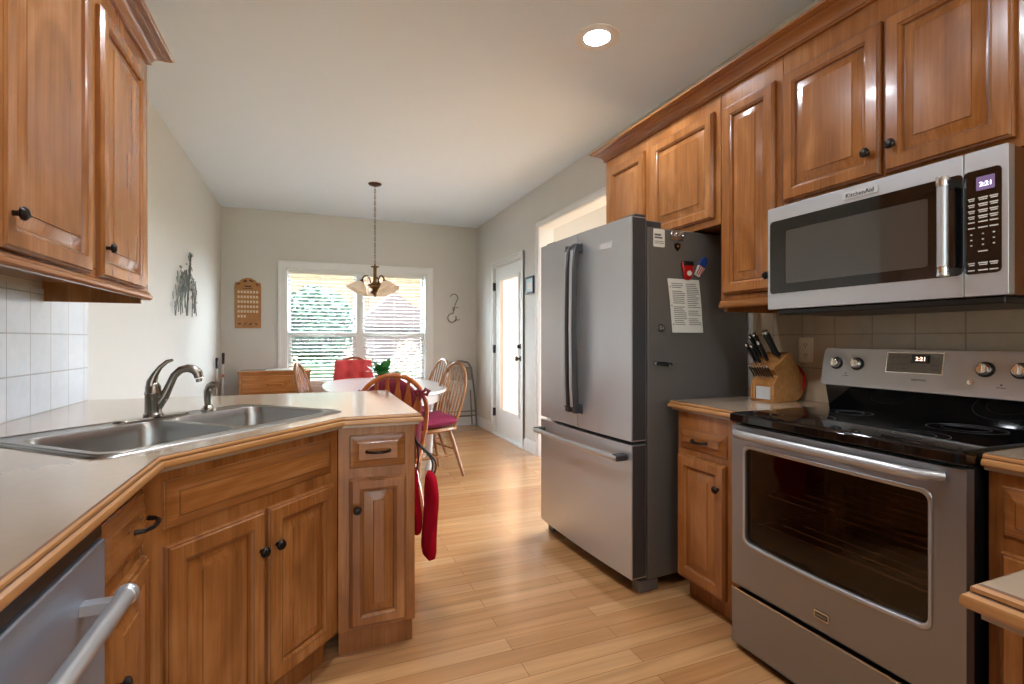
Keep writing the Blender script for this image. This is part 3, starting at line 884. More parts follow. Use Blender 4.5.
mb.lathe([(0.0125, 0), (0.0125, 0.012), (0.002, 0.012)], (0, -0.1425, 0.139), 14, (0, -0.2, -1)); mb.build('spout', 'nickel', fa, smooth=60)
mb = MB(RS); mb.tube([(0, 0.004, 0.112), (0, 0.004, 0.132), (0, -0.006, 0.158), (0, -0.022, 0.184), (0, -0.042, 0.203), (0, -0.060, 0.209)], [0.024, 0.021, 0.0135, 0.0095, 0.0085, 0.006], 12, sq=0.8); mb.build('lever', 'nickel', fa, smooth=60)
sx, sy = sk(0.227, 0.222)
sp = thing('side_sprayer', 'brushed nickel pull-out sprayer right of the faucet', 'sprayer', (sx, sy, fz), TH)
mb = MB(); mb.lathe([(0.027, 0), (0.027, 0.004), (0.020, 0.014), (0.015, 0.022), (0.002, 0.023)], (0, 0, 0), 16); mb.build('holder', 'nickel', sp)
mb = MB(); mb.tube([(0, 0, 0.02), (0, 0.002, 0.05), (0, 0.0, 0.078), (0, -0.010, 0.096), (0, -0.030, 0.106), (0, -0.050, 0.104)], [0.013, 0.015, 0.0165, 0.016, 0.014, 0.012], 12); mb.build('spray_head', 'nickel', sp, smooth=60)

# dishwasher
dw = thing('dishwasher', 'stainless dishwasher with a bar handle under the left worktop', 'dishwasher', (-0.965, 0.565, 0), 0)
T = Matrix.Translation((0.965, -0.565, 0))
mb = MB(T); mb.box((-0.965, 0.565, 0.10), (-0.39, 1.172, 0.866)); mb.box((-0.9, 0.57, 0.0), (-0.44, 1.168, 0.10)); mb.build('tub', 'black', dw)
mb = MB(T); mb.box((-0.39, 0.568, 0.115), (-0.362, 1.170, 0.828)); mb.build('door', 'dwsteel', dw, bevel=0.004)
mb = MB(T); mb.box((-0.39, 0.568, 0.832), (-0.368, 1.170, 0.862)); mb.build('control_strip', 'black', dw)
mb = MB(T); mb.tube([(-0.309, 0.60, 0.742), (-0.309, 1.092, 0.742)], 0.0155, 16)
mb.lathe([(0.017, 0), (0.019, 0.004), (0.017, 0.010), (0.0185, 0.014), (0.0175, 0.020), (0.010, 0.026), (0.001, 0.027)], (-0.309, 1.088, 0.742), 14, (0, 1, 0))
mb.lathe([(0.017, 0), (0.019, 0.004), (0.017, 0.010), (0.0185, 0.014), (0.0175, 0.020), (0.010, 0.026), (0.001, 0.027)], (-0.309, 0.605, 0.742), 14, (0, -1, 0))
for y in (0.625, 1.065):
    mb.box((-0.363, y-0.012, 0.734), (-0.309, y+0.012, 0.753))
mb.build('handle', 'steel', dw, bevel=0.001)

# hanging red oven mitts on the peninsula end
mb = MB(); mb.lathe([(0.012, 0), (0.012, 0.004), (0.004, 0.006), (0.004, 0.03), (0.007, 0.034), (0.002, 0.037)], (0.38, 2.16, 0.80), 10, (1, 0, 0))
tag(mb.build('wall_hook', 'bronze'), 'small dark hook on the peninsula end panel holding the red mitts', 'hook')
def mitt(name, label, x, y, z1, z0, rx, ry, seed):
    t = thing(name, label, 'oven mitt', (x, y, z0), 0, 'red oven mitts')
    rnd = random.Random(seed)
    mb = MB(); R = []
    for k in range(15):
        u = k/14
        z = (z1-z0)*u
        e = math.sqrt(max(0.02, 1-max(0, (0.16-u)/0.16)**2))*(1 if u < 0.8 else 1-(u-0.8)*1.6)
        if u > 0.97: e *= 0.7
        ring = []
        for j in range(24):
            a = 2*PI*j/24
            wv = 1+0.10*math.sin(3*a+seed+u*3)+0.05*math.sin(5*a-u*6)
            ring.append((math.cos(a)*rx*e*wv+0.008*math.sin(u*5+seed), math.sin(a)*ry*e*wv, z))
        R.append(ring)
    mb.rings(R); mb.build('cloth', 'red', t, smooth=80)
    mb = MB(); h = 0.795-z0
    mb.tube(smooth_pts([(0.004, 0.006, z1-z0-0.02), (0.010, 0.016, z1-z0+0.05), (0.405-x+0.010, 2.16-y+0.012, h-0.03), (0.405-x, 2.16-y, h+0.010), (0.405-x+0.014, 2.16-y-0.012, h-0.03), (0.018, -0.018, z1-z0+0.05), (0.010, -0.006, z1-z0-0.02)]), 0.0045, 6)
    mb.build('strap', 'black', t)['label'] = 'black hanging loop'
    return t
mitt('oven_mitt', 'red oven mitt hanging closest to the peninsula end, the shorter one', 0.4155, 2.20, 0.640, 0.35, 0.0255, 0.085, 1)
mitt('oven_mitt', 'red oven mitt hanging outermost and lowest at the peninsula end', 0.472, 2.12, 0.635, 0.262, 0.0255, 0.08, 4)

# ------------------------------------------------------------------ left upper cabinet
UF = -0.645
cabinet('upper_cabinet', 'stained maple upper cabinet on the left wall, two doors and crown', (UF, 1.40), PI/2, 1.15, 0.343, 1.372, 2.385,
        doors=[(0.037, 0.523, 1.405, 2.285, (0.066, 1.487)), (0.60, 1.055, 1.405, 2.285, (0.624, 1.502))], crown='r', light_rail='r')
cabinet('upper_cabinet', 'stained maple upper cabinet on the left wall nearest the near end of the kitchen', (UF, 0.40), PI/2, 0.998, 0.343, 1.372, 2.385,
        doors=[(0.03, 0.49, 1.405, 2.285, (0.46, 1.53)), (0.50, 0.965, 1.405, 2.285, (0.53, 1.53))], crown='', light_rail='')

# ------------------------------------------------------------------ right run: uppers
RF = 1.81; RD = XR-RF-0.003
cabinet('upper_cabinet', 'short upper cabinet with two doors above the refrigerator', (RF, 2.85), -PI/2, 1.000, RD, 1.752, 2.385,
        doors=[(0.055, 0.425, 1.785, 2.30, None), (0.495, 0.965, 1.785, 2.30, None)], crown='l')
cabinet('upper_cabinet', 'tall narrow upper cabinet between refrigerator and microwave', (RF, 1.848), -PI/2, 0.338, RD, 1.352, 2.385,
        doors=[(0.026, 0.308, 1.412, 2.285, (0.287, 1.47))], crown='', light_rail='')
cabinet('upper_cabinet', 'upper cabinet with two doors directly above the microwave', (RF, 1.508), -PI/2, 0.760, RD, 1.732, 2.385,
        doors=[(0.008, 0.389, 1.762, 2.285, (0.352, 1.845)), (0.401, 0.738, 1.762, 2.285, (0.433, 1.848))], crown='')
cabinet('upper_cabinet', 'upper cabinet right of the microwave at the right picture edge', (RF, 0.746), -PI/2, 0.90, RD, 1.352, 2.385,
        doors=[(0.03, 0.44, 1.412, 2.285, (0.41, 1.47)), (0.46, 0.87, 1.412, 2.285, (0.49, 1.47))], crown='', light_rail='')

# ------------------------------------------------------------------ microwave
mw = thing('microwave', 'stainless over-the-range microwave with black glass door', 'microwave', (1.719, 1.505, 1.322), -PI/2)
MWW, MWH = 0.757, 0.404
mb = MB(); mb.box((0.002, 0.02, 0.0), (MWW-0.002, 0.444, MWH-0.002)); mb.build('body', 'mwside', mw, bevel=0.002)
def slab_front(x0, x1, z0, z1, t, hole=None, r=0.004, y=0.0):
    """slab in the front plane, thickness t backwards, optional rounded hole (x0,x1,z0,z1,r)"""
    mb = MB(Matrix(((1, 0, 0, 0), (0, 0, 1, y), (0, 1, 0, 0), (0, 0, 0, 1))))
    hs_ = []
    if hole:
        a, b, c, d, rr = hole
        hs_ = [rrect(b-a, d-c, rr, 4, (a+b)/2, (c+d)/2)]
    mb.prism(rrect(x1-x0, z1-z0, r, 2, (x0+x1)/2, (z0+z1)/2), 0, t, hs_)
    return mb
xs = 0.657
G0, G1 = 0.062, 0.350
mdo = slab_front(0.0, xs, 0.0, MWH, 0.03, None).build('door', 'steel', mw, bevel=0.002)
mb = slab_front(0.012, xs-0.0005, G0, G1, 0.002, None, 0.012, -0.0015); mb.build('door_glass', 'blackgl', mdo)
mb = slab_front(0.085, 0.570, G0+0.036, G1-0.047, 0.001, None, 0.006, -0.0025); mb.build('viewing_screen', 'mwwin', mdo)
hx = 0.630
mb = MB(); mb.tube([(hx, -0.045, 0.070), (hx, -0.045, 0.335)], 0.013, 16); 
mb.build('handle', 'steelv', mdo)
for z in (0.075, 0.330):
    mb = MB(); mb.lathe([(0.015, -0.014), (0.0155, -0.012), (0.0155, 0.012), (0.015, 0.014)], (hx, -0.045, z), 14); mb.box((hx-0.010, -0.045, z-0.010), (hx+0.010, -0.0015, z+0.010)); mb.build('handle_mount', 'chrome', mdo)
cp = slab_front(xs+0.0025, MWW, 0.0, MWH, 0.03).build('control_panel', 'steel', mw, bevel=0.002)
mb = slab_front(xs+0.0025, MWW-0.014, G0, G1, 0.002, None, 0.010, -0.0015); mb.build('control_glass', 'blackgl', cp)
mb = slab_front(xs+0.031, xs+0.072, 0.292, 0.330, 0.001, None, 0.002, -0.0025); mb.build('display', 'dispblue', cp)
mb = MB(); text_mesh(mb, '2:21', 0.017, Matrix.Translation((xs+0.053, -0.003, 0.308)) @ FRONT); mb.build('clock_digits', 'digit', cp, smooth=0)
mb = MB()
for c_, x in enumerate((xs+0.020, xs+0.046, xs+0.070)):
    for r_, z in enumerate((0.272, 0.255, 0.238, 0.222, 0.206, 0.190, 0.172, 0.157, 0.142, 0.124, 0.092, 0.072)):
        if c_ != 1 and r_ in (9,): continue
        wdt = 0.004 if r_ in (6, 7, 8) else 0.015+0.003*((c_*5+r_*3) % 3)
        mb.box((x-wdt/2, -0.0025, z-0.0016), (x+wdt/2, -0.0015, z+0.0016))
        if r_ in (0, 1, 2, 3, 10): mb.box((x-wdt/2+0.002, -0.0025, z-0.0066), (x+wdt/2-0.001, -0.0015, z-0.0038))
mb.build('button_legends', 'legend', cp, smooth=0)
mb = slab_front(0.310, 0.428, 0.362, 0.386, 0.004, None, 0.004, -0.004); lp = mb.build('name_plate', 'ltgrey', mdo, bevel=0.001)
mb = MB(); text_mesh(mb, 'KitchenAid', 0.021, Matrix.Translation((0.369, -0.0046, 0.374)) @ FRONT); mb.build('lettering', 'black', lp, smooth=0)
mb = MB(); mb.box((0.02, 0.03, -0.021), (MWW-0.02, 0.43, 0.0)); mb.build('underside_vent', 'black', mw, bevel=0.004)


# ------------------------------------------------------------------ range
RX = 1.53
rg = thing('kitchen_range', 'stainless electric range with black glass cooktop and oven window', 'range', (RX, 1.505, 0), -PI/2)
RW = 0.757
mb = MB()
for a in (0.004, RW-0.054):
    mb.box((a, 0.036, 0.03), (a+0.05, 0.62, 0.881))
mb.box((0.054, 0.036, 0.03), (RW-0.054, 0.62, 0.30)); mb.box((0.054, 0.036, 0.84), (RW-0.054, 0.62, 0.881)); mb.box((0.054, 0.56, 0.30), (RW-0.054, 0.62, 0.84))
for x in (0.03, RW-0.08):
    for y in (0.08, 0.55):
        mb.box((x, y, 0), (x+0.05, y+0.04, 0.03))
mb.build('body', 'black', rg)
# cooktop
mb = MB()
mb.rings([[(x, y, z) for x, y in rrect(RW+0.006-2*i, 0.572-2*i, 0.012, 3, RW/2, -0.015+0.286)] for i, z in ((0.006, 0.882), (0, 0.888), (0, 0.912), (0.006, 0.918), (0.012, 0.9195))])
ck = mb.build('cooktop', 'blackgl', rg, smooth=40)
for (x, y, r_) in ((0.19, 0.14, 0.105), (0.56, 0.14, 0.085), (0.19, 0.40, 0.075), (0.56, 0.40, 0.10)):
    mb = MB()
    for q in (r_, r_*0.62):
        mb.prism(circ(x, y, q, 40), 0.9195, 0.9199, [circ(x, y, q-0.0025, 40)])
    mb.build('burner_mark', 'burner', ck, smooth=0)
# oven door (slightly bowed), with a rounded window hole
def bow(x):
    return -0.006*(1-((x-RW/2)/(RW/2))**2)
def bowed(mb):
    for v in mb.v: v.y += bow(v.x)
    return mb
def bow_slab(x0, x1, z0, z1, y0, y1, hole=None, n=16, r=0.006):
    mb = MB(Matrix(((1, 0, 0, 0), (0, 0, 1, y0), (0, 1, 0, 0), (0, 0, 0, 1))))
    xs_ = [x0+(x1-x0)*k/n for k in range(n+1)]
    poly = [(x, z0) for x in xs_]+[(x, z1) for x in reversed(xs_)]
    mb.prism(poly, 0, y1-y0, [hole] if hole else [])
    return bowed(mb)
hw0, hw1, hz0, hz1 = 0.066, 0.674, 0.437, 0.790
hole_o = [(x, z-(0.012*(1-((x-RW/2)/0.3)**2) if z < 0.6 else 0)) for x, z in rrect(hw1-hw0, hz1-hz0, 0.022, 5, (hw0+hw1)/2, (hz0+hz1)/2)]
def refine(poly, step=0.05):
    out = []
    for i, p in enumerate(poly):
        q = poly[(i+1) % len(poly)]
        n = max(1, int(math.hypot(q[0]-p[0], q[1]-p[1])/step))
        out += [(p[0]+(q[0]-p[0])*k/n, p[1]+(q[1]-p[1])*k/n) for k in range(n)]
    return out
hole_o = [(x, (z-0.010*(1-((x-0.37)/0.31)**2)) if z < 0.6 else z) for x, z in refine(rrect(hw1-hw0, hz1-hz0, 0.022, 5, 0.37, (hz0+hz1)/2))]
od = bow_slab(0.0, RW, 0.256, 0.872, 0.0, 0.034, hole_o).build('oven_door', 'rangesteel', rg, smooth=25, bevel=0.003)
mb = MB(); R = []
cx_, cz_ = 0.37, 0.61
for s_, y in ((1.0, -0.001), (0.995, -0.004), (0.975, -0.0045), (0.965, -0.001)):
    R.append([(cx_+(x-cx_)*(1+(s_-0.965)*1.0)*1.0, y, cz_+(z-cz_)*(1+(s_-0.965)*2.0)) for x, z in hole_o])
mb.rings(R, cap0=False, cap1=False); bowed(mb).build('window_trim', 'steel', od, smooth=50)
mb = MB(Matrix(((1, 0, 0, 0), (0, 0, 1, 0.010), (0, 1, 0, 0), (0, 0, 0, 1)))); mb.prism([(cx_+(x-cx_)*1.0, cz_+(z-cz_)*1.0) for x, z in hole_o], 0, 0.003)
bowed(mb).build('oven_window', 'ovenglass', od, smooth=0)
mb = MB()
hp = []
for k in range(17):
    u = k/16; x = 0.018+u*(RW-0.062)
    out = 0.038*min(1, math.sin(u*PI)*6)**0.5 if 0 < u < 1 else 0.0
    hp.append((x, -0.004-out, 0.846))
mb.tube(hp, [0.012]+[0.0155]*15+[0.012], 14, sq=0.8); bowed(mb)
mb.build('door_handle', 'steel', od, smooth=60)
mb = slab_front(0.352, 0.400, 0.300, 0.325, 0.004, None, 0.003, -0.0085); bg_ = mb.build('badge', 'chrome', od)
mb = slab_front(0.355, 0.397, 0.303, 0.320, 0.001, None, 0.002, -0.0092); mb.build('badge_field', 'dkgrey', bg_)
mb = MB(); text_mesh(mb, 'MAYTAG', 0.0085, Matrix.Translation((0.376, -0.0098, 0.3115)) @ FRONT); mb.build('lettering', 'chrome', bg_, smooth=0)
mb = bow_slab(0.0, RW, 0.028, 0.236, 0.0, 0.034); dwr = mb.build('storage_drawer', 'rangesteel', rg, smooth=25, bevel=0.003)
mb = MB(); mb.box((0.001, -0.003, 0.2362), (RW-0.001, 0.030, 0.242)); bowed(mb).build('drawer_lip', 'chrome', dwr)
for z in (0.50, 0.62):
    mb = MB()
    for k in range(8):
        y = 0.06+k*0.065
        mb.tube([(0.06, y, z), (RW-0.06, y, z)], 0.0028 if k else 0.0035, 6)
    for x in (0.075, RW/2, RW-0.075):
        mb.tube([(x, 0.055, z-0.005), (x, 0.53, z-0.005)], 0.003, 6)
    mb.build('oven_rack', 'chrome', rg)
# backguard
mb = MB(); mb.add([(0.008, 0.540, 0.9), (RW-0.008, 0.540, 0.9), (RW-0.008, 0.513, 1.018), (0.008, 0.513, 1.018), (0.008, 0.63, 0.9), (RW-0.008, 0.63, 0.9), (RW-0.008, 0.63, 1.018), (0.008, 0.63, 1.018)],
                  [(0, 1, 2, 3), (4, 7, 6, 5), (0, 4, 5, 1), (3, 2, 6, 7), (0, 3, 7, 4), (1, 5, 6, 2)]); mb.build('riser', 'blackgl', rg, smooth=0)
BS = Matrix(((1, 0, 0, 0), (0, math.cos(0.2), math.sin(0.2), 0.500), (0, -math.sin(0.2), math.cos(0.2), 1.012), (0, 0, 0, 1)))
mb = MB(BS); mb.M = BS @ Matrix(((1, 0, 0, 0), (0, 0, 1, 0), (0, 1, 0, 0), (0, 0, 0, 1)))
mb.prism(rrect(RW+0.012, 0.155, 0.018, 5, RW/2, 0.0775), 0.0, 0.02); bk = mb.build('control_panel', 'steel', rg, smooth=30, bevel=0.003)
mb = MB(BS); mb.box((-0.004, 0.0205, 0.0), (RW+0.004, 0.085, 0.158)); mb.build('panel_housing', 'black', rg, bevel=0.01)
def on_bs(x, z, out=0.0):
    return BS @ Vector((x, -out, z))
for x, r_ in ((0.055, 0.021), (0.140, 0.021), (0.555, 0.021), (0.645, 0.021)):
    ax = BS.to_3x3() @ Vector((0, -1, 0))
    mb = MB(); mb.lathe([(r_+0.005, 0), (r_+0.005, 0.003), (r_+0.002, 0.004), (0.002, 0.004)], on_bs(x, 0.093), 24, ax); kb = mb.build('dial_ring', 'black', bk)
    mb = MB(); mb.lathe([(r_-0.001, 0.004), (r_-0.002, 0.018), (r_-0.005, 0.022), (0.002, 0.022)], on_bs(x, 0.093), 24, ax)
    mb.M = BS; mb.box((x-0.0045, -0.032, 0.093-r_*0.8), (x+0.0045, -0.02, 0.093+r_*0.8)); mb.build('knob', 'chrome', kb, bevel=0.001)
mb = MB(BS); mb.box((0.255, -0.002, 0.070), (0.435, 0.0, 0.140)); dp_ = mb.build('display_panel', 'dispgrey', bk, bevel=0.001)
mb = MB(BS)
mb.box((0.250, -0.004, 0.0655), (0.440, -0.001, 0.0695)); mb.box((0.250, -0.004, 0.1405), (0.440, -0.001, 0.1445)); mb.box((0.250, -0.004, 0.0695), (0.2545, -0.001, 0.1405)); mb.box((0.4355, -0.004, 0.0695), (0.440, -0.001, 0.1405)); mb.build('display_bezel', 'chrome', dp_)
mb = MB(BS); mb.box((0.335, -0.003, 0.105), (0.395, -0.0021, 0.136)); mb.build('clock_display', 'blackgl', dp_)
mb = MB(BS); text_mesh(mb, '2:21', 0.020, Matrix.Translation((0.366, -0.0038, 0.120)) @ FRONT); mb.build('clock_digits', 'digitr', dp_, smooth=0)
mb = MB(BS)
for x in (0.272, 0.292, 0.312, 0.405, 0.420):
    for z in (0.083, 0.098, 0.125): mb.box((x-0.006, -0.003, z-0.0015), (x+0.006, -0.002, z+0.0015))
mb.build('button_legends', 'ink', dp_)
mb = MB(BS); text_mesh(mb, 'MAYTAG', 0.012, Matrix.Translation((0.366, -0.0008, 0.043)) @ FRONT); mb.build('lettering', 'dkgrey', bk, smooth=0)
mb = MB(); mb.lathe([(0.009, 0), (0.009, 0.006), (0.002, 0.007)], on_bs(0.520, 0.048), 14, BS.to_3x3() @ Vector((0, -1, 0))); mb.build('push_button', 'chrome', bk)
mb = MB(BS)
for x, z in ((0.098, 0.052), (0.60, 0.045)): mb.lathe([(0.003, 0), (0.003, 0.001)], (x, 0, z), 8, (0, -1, 0)); mb.box((x-0.012, -0.0008, z-0.010), (x+0.012, 0, z-0.008))
mb.build('indicator_lights', 'dkgrey', bk)

# ------------------------------------------------------------------ right base cabinets and worktops
BF = 1.60; BDp = XR-BF-0.012
cabinet('base_cabinet', 'narrow base cabinet with one drawer between refrigerator and range', (BF, 1.898), -PI/2, 0.383, BDp, 0.1, 0.872,
        doors=[(0.012, 0.300, 0.115, 0.676, (0.270, 0.575))], drawers=[(0.020, 0.300, 0.705, 0.800, 0.085)], toe=True)
def worktop(name, label, poly, path):
    xs_ = [p[0] for p in poly]; ys_ = [p[1] for p in poly]
    o = ((min(xs_)+max(xs_))/2, (min(ys_)+max(ys_))/2, 0.872)
    t = thing(name, label, 'countertop', o); T = Matrix.Translation((-o[0], -o[1], -o[2]))
    mb = MB(T); mb.prism(poly, 0.872, CT); mb.build('laminate_top', 'lam', t, smooth=0)
    mb = MB(T); mb.sweep(path, EDGE, mis=EDGE_M); mb.build('wood_edge', ['edge', 'shade_glaze'], t, smooth=25)
    return t
worktop('countertop', 'short beige worktop under the knife block beside the refrigerator', [(1.585, 1.514), (XR-0.009, 1.514), (XR-0.009, 1.925), (1.585, 1.925)], [(XR-0.02, 1.925), (1.585, 1.925), (1.585, 1.514)])
cabinet('base_cabinet', 'base cabinet with drawer just right of the range', (BF, 0.736), -PI/2, 0.42, BDp, 0.1, 0.872,
        doors=[(0.03, 0.39, 0.115, 0.676, (0.06, 0.565))], drawers=[(0.03, 0.39, 0.714, 0.838, 0.10)], toe=True)
ipn = cabinet('peninsula_cabinet', 'near peninsula cabinet under the worktop corner at lower right', (0.755, 0.312), -PI/2, 0.60, 1.38, 0.1, 0.872, toe=True)
mb = MB(); panel(mb, 0.06, 0.54, 0.18, 0.83, 0.0, [(0, 0, 0), (0.0, 0.012, 0), (0.05, 0.012, 0), (0.056, 0.006, 1), (0.09, 0.010, 0)]); mb.build('end_panel', ['cab', 'shade_glaze'], ipn)
iw = [(1.585, 0.738), (1.585, 0.345), (0.735, 0.345), (0.735, -0.32), (XR-0.009, -0.32), (XR-0.009, 0.738)]
worktop('countertop', 'beige worktop right of the range wrapping to the near corner', iw, [(1.585, 0.738), (1.585, 0.345), (0.735, 0.345), (0.735, -0.32)])

# ------------------------------------------------------------------ refrigerator
FRZ = -PI/2+math.radians(2.9)
fr = thing('refrigerator', 'stainless french-door refrigerator with grey sides and bottom freezer', 'refrigerator', (1.345, 2.87, 0), FRZ)
FWd = 0.90
def fbow(x):
    return -0.014*(1-((x-FWd/2)/(FWd/2))**2)
def fslab(x0, x1, z0, z1, t=0.085, n=14, y0=0.0):
    mb = MB(); xs_ = [x0+(x1-x0)*k/n for k in range(n+1)]
    poly = [(x, y0+fbow(x)) for x in xs_]+[(x1, t), (x0, t)]
    mb.prism(poly, z0, z1); return mb
mb = MB(); mb.box((0.004, 0.098, 0.055), (FWd-0.004, 0.765, 1.738)); mb.build('body', 'fridgeside', fr, bevel=0.004)
mb = MB(); mb.box((0.03, 0.085, 0.08), (FWd-0.03, 0.098, 1.70)); mb.build('door_gasket', 'black', fr)
def door_with_side(mb):
    # side faces darker: the door edges are grey painted steel
    for i, f in enumerate(mb.f):
        pass
    return mb
dL = fslab(0.0, FWd/2-0.003, 0.722, 1.780).build('door', 'steelv', fr, smooth=25, bevel=0.004)
dR = fslab(FWd/2+0.003, FWd, 0.722, 1.780).build('door', 'steelv', fr, smooth=25, bevel=0.004)
fd = fslab(0.0, FWd, 0.075, 0.704).build('freezer_drawer', 'steelv', fr, smooth=25, bevel=0.004)
for d_, x0, x1, za, zb2 in ((dL, -0.0012, 0.0, 0.727, 1.775), (dR, FWd, FWd+0.0012, 0.727, 1.775), (fd, FWd, FWd+0.0012, 0.08, 0.70), (fd, -0.0012, 0.0, 0.08, 0.70)):
    mb = MB(); mb.box((x0, 0.006, za), (x1, 0.082, zb2)); mb.build('edge_panel', 'dkgrey', d_)
for d_, x in ((dL, FWd/2-0.034), (dR, FWd/2+0.034)):
    y = fbow(x)
    hz = [(0.80, 0.0), (0.815, 0.036), (0.84, 0.052), (0.95, 0.058), (1.26, 0.062), (1.57, 0.058), (1.68, 0.052), (1.705, 0.036), (1.72, 0.0)]
    mb = MB(); R = []
    for z, o in hz:
        R.append([(x-0.021, y-o, z), (x-0.015, y-o-0.006, z), (x+0.015, y-o-0.006, z), (x+0.021, y-o, z), (x+0.021, y-o+0.024 if o else y+0.001, z), (x-0.021, y-o+0.024 if o else y+0.001, z)])
    mb.rings(R); hb = mb.build('handle', 'dkgrey', d_, smooth=30)
    mb = MB(); R = []
    for z, o in hz[2:7]:
        R.append([(x-0.013, y-o-0.0062, z), (x-0.009, y-o-0.010, z), (x+0.009, y-o-0.010, z), (x+0.013, y-o-0.0062, z)])
    mb.rings(R); mb.build('grip_strip', 'steelv', hb, smooth=40)
    for z in (0.828, 1.692):
        mb = MB(); mb.box((x-0.021, y-0.048, z-0.024), (x+0.021, y+0.002, z+0.024)); mb.build('handle_mount', 'dkgrey', hb, bevel=0.006)
y = fbow(FWd/2)
mb = MB(); mb.tube([(0.03, -0.060, 0.645), (0.2, -0.068, 0.645), (0.45, -0.072, 0.645), (0.7, -0.068, 0.645), (0.87, -0.060, 0.645)], 0.0135, 12); hb = mb.build('handle', 'steel', fd, smooth=60)
for x in (0.045, 0.855):
    mb = MB(); mb.box((x-0.022, -0.068, 0.630), (x+0.022, fbow(x)+0.001, 0.660)); mb.build('handle_mount', 'dkgrey', hb, bevel=0.005)
mb = MB(); yb = fbow(0.72)
mb.box((0.66, yb-0.003, 1.655), (0.76, yb+0.002, 1.685)); mb.build('badge', 'ltgrey', dR, bevel=0.001)
for x in (0.02, FWd-0.12):
    mb = MB(); mb.box((x, 0.03, 1.7805), (x+0.10, 0.10, 1.80)); mb.box((x+0.005, 0.088, 1.738), (x+0.095, 0.20, 1.775)); mb.build('hinge_cover', 'dkgrey', fr, bevel=0.005)
mb = MB()
for x in (0.004, FWd-0.064):
    mb.box((x, 0.05, 0.0), (x+0.06, 0.16, 0.055))
mb.build('front_foot', 'fridgeside', fr, bevel=0.004)
mb = MB(); mb.box((0.07, 0.11, 0.02), (FWd-0.07, 0.14, 0.055)); mb.box((0.02, 0.70, 0), (0.08, 0.74, 0.055)); mb.box((FWd-0.08, 0.70, 0), (FWd-0.02, 0.74, 0.055)); mb.build('base_grille', 'black', fr)
# things stuck on its right side: frame with x towards the wall, front looking to -y
ca, sa = math.cos(FRZ), math.sin(FRZ)
FS0 = Vector((1.345+ca*(FWd-0.004), 2.87+sa*(FWd-0.004), 0))
fdir = Vector((-sa, ca, 0))        # depth direction of the refrigerator (towards the wall)
SRZ = math.atan2(fdir.y, fdir.x)
def side(px, py):
    """pixel -> (x, z) on the refrigerator's side face"""
    f_ = 502.12; u = (px-512)/f_; v = (339.27-py)/f_
    d = Vector((math.sin(YAW)+u*math.cos(YAW), math.cos(YAW)-u*math.sin(YAW), v))
    n = Vector((fdir.y, -fdir.x, 0)); t = FS0.dot(n)/d.dot(n); p = d*t
    return (p-FS0).dot(fdir), p.z+1.2025
def stuck(name, label, cat, mats, px, py, fn, group=None, sc=1.25):
    x, z = side(px, py); o = FS0+fdir*x
    t = thing(name, label, cat, (o.x, o.y, z), SRZ, group); fn(t); t.scale = (sc, 1, sc**0.35); return t
def f_sticker(t):
    mb = slab_front(-0.028, 0.028, -0.040, 0.040, 0.0008, None, 0.005, -0.0008); mb.build('label_sheet', 'paper', t)
    mb = MB(); mb.box((-0.022, -0.0014, 0.010), (0.010, -0.0008, 0.018)); mb.box((-0.022, -0.0014, -0.002), (0.016, -0.0008, 0.005)); mb.box((-0.022, -0.0014, -0.016), (0.022, -0.0008, -0.0135)); mb.box((-0.022, -0.0014, -0.024), (0.022, -0.0008, -0.0215)); mb.build('print', 'ink', t)
stuck('sticker', 'white printed sticker at the top front corner of the refrigerator side', 'sticker', 'paper', 659, 238, f_sticker)
def f_note(t):
    n = 10; mb = MB(); Rr = []
    for k in range(n+1):
        u = k/n; z = 0.122-0.244*u; y = -0.003-0.004*math.sin(u*PI)-0.012*max(0, u-0.7)
        Rr.append([(-0.086+0.022*u, y, z), (0.076+0.020*u, y, z), (0.076+0.020*u, y+0.0006, z), (-0.086+0.022*u, y+0.0006, z)])
    mb.rings(Rr); mb.build('sheet', 'paper', t, smooth=40)
    mb = MB(); rnd = random.Random(3)
    for col in (0, 1):
        for k in range(22):
            if rnd.random() < 0.12: continue
            z = 0.100-k*0.0088; u = (0.122-z)/0.244; y = -0.0034-0.004*math.sin(u*PI)-0.012*max(0, u-0.7)
            x0 = -0.070+0.022*u+col*0.073; x1 = x0+rnd.uniform(0.045, 0.066)
            mb.box((x0, y-0.0008, z-0.0013), (x1, y-0.0002, z+0.0013))
    for z in (0.085, 0.0, -0.085):
        u = (0.122-z)/0.244; y = -0.0036-0.004*math.sin(u*PI)-0.012*max(0, u-0.7); mb.lathe([(0.003, 0), (0.003, 0.0006)], (-0.078+0.022*u, y, z), 8, (0, -1, 0))
    mb.build('print', 'ink', t, smooth=0)
stuck('note_sheet', 'white printed note sheet hanging on the refrigerator side under a red clip', 'paper', 'paper', 684, 306, f_note)
def f_clip(t):
    mb = MB(); R = []
    for z, w_, y in ((0.040, 0.030, -0.014), (0.028, 0.031, -0.018), (0.0, 0.026, -0.020), (-0.030, 0.019, -0.016), (-0.042, 0.013, -0.012)):
        R.append([(-w_, y, z), (w_, y, z), (w_, -0.0062, z), (-w_, -0.0062, z)])
    mb.rings(R); mb.build('clip_body', 'redpl', t, bevel=0.004)
    mb = MB(); mb.box((-0.028, -0.020, 0.022), (0.029, -0.001, 0.044)); mb.build('clip_grip', 'black', t, bevel=0.005)
    mb = MB(); mb.lathe([(0.012, 0), (0.012, 0.002), (0.009, 0.0022), (0.009, 0.001)], (0.002, -0.0195, -0.012), 14, (0, -1, -0.1)); mb.build('emblem', 'paper', t)
stuck('magnetic_clip', 'red and black magnetic clip holding the note sheet on the refrigerator', 'clip', 'redpl', 686, 271, f_clip)
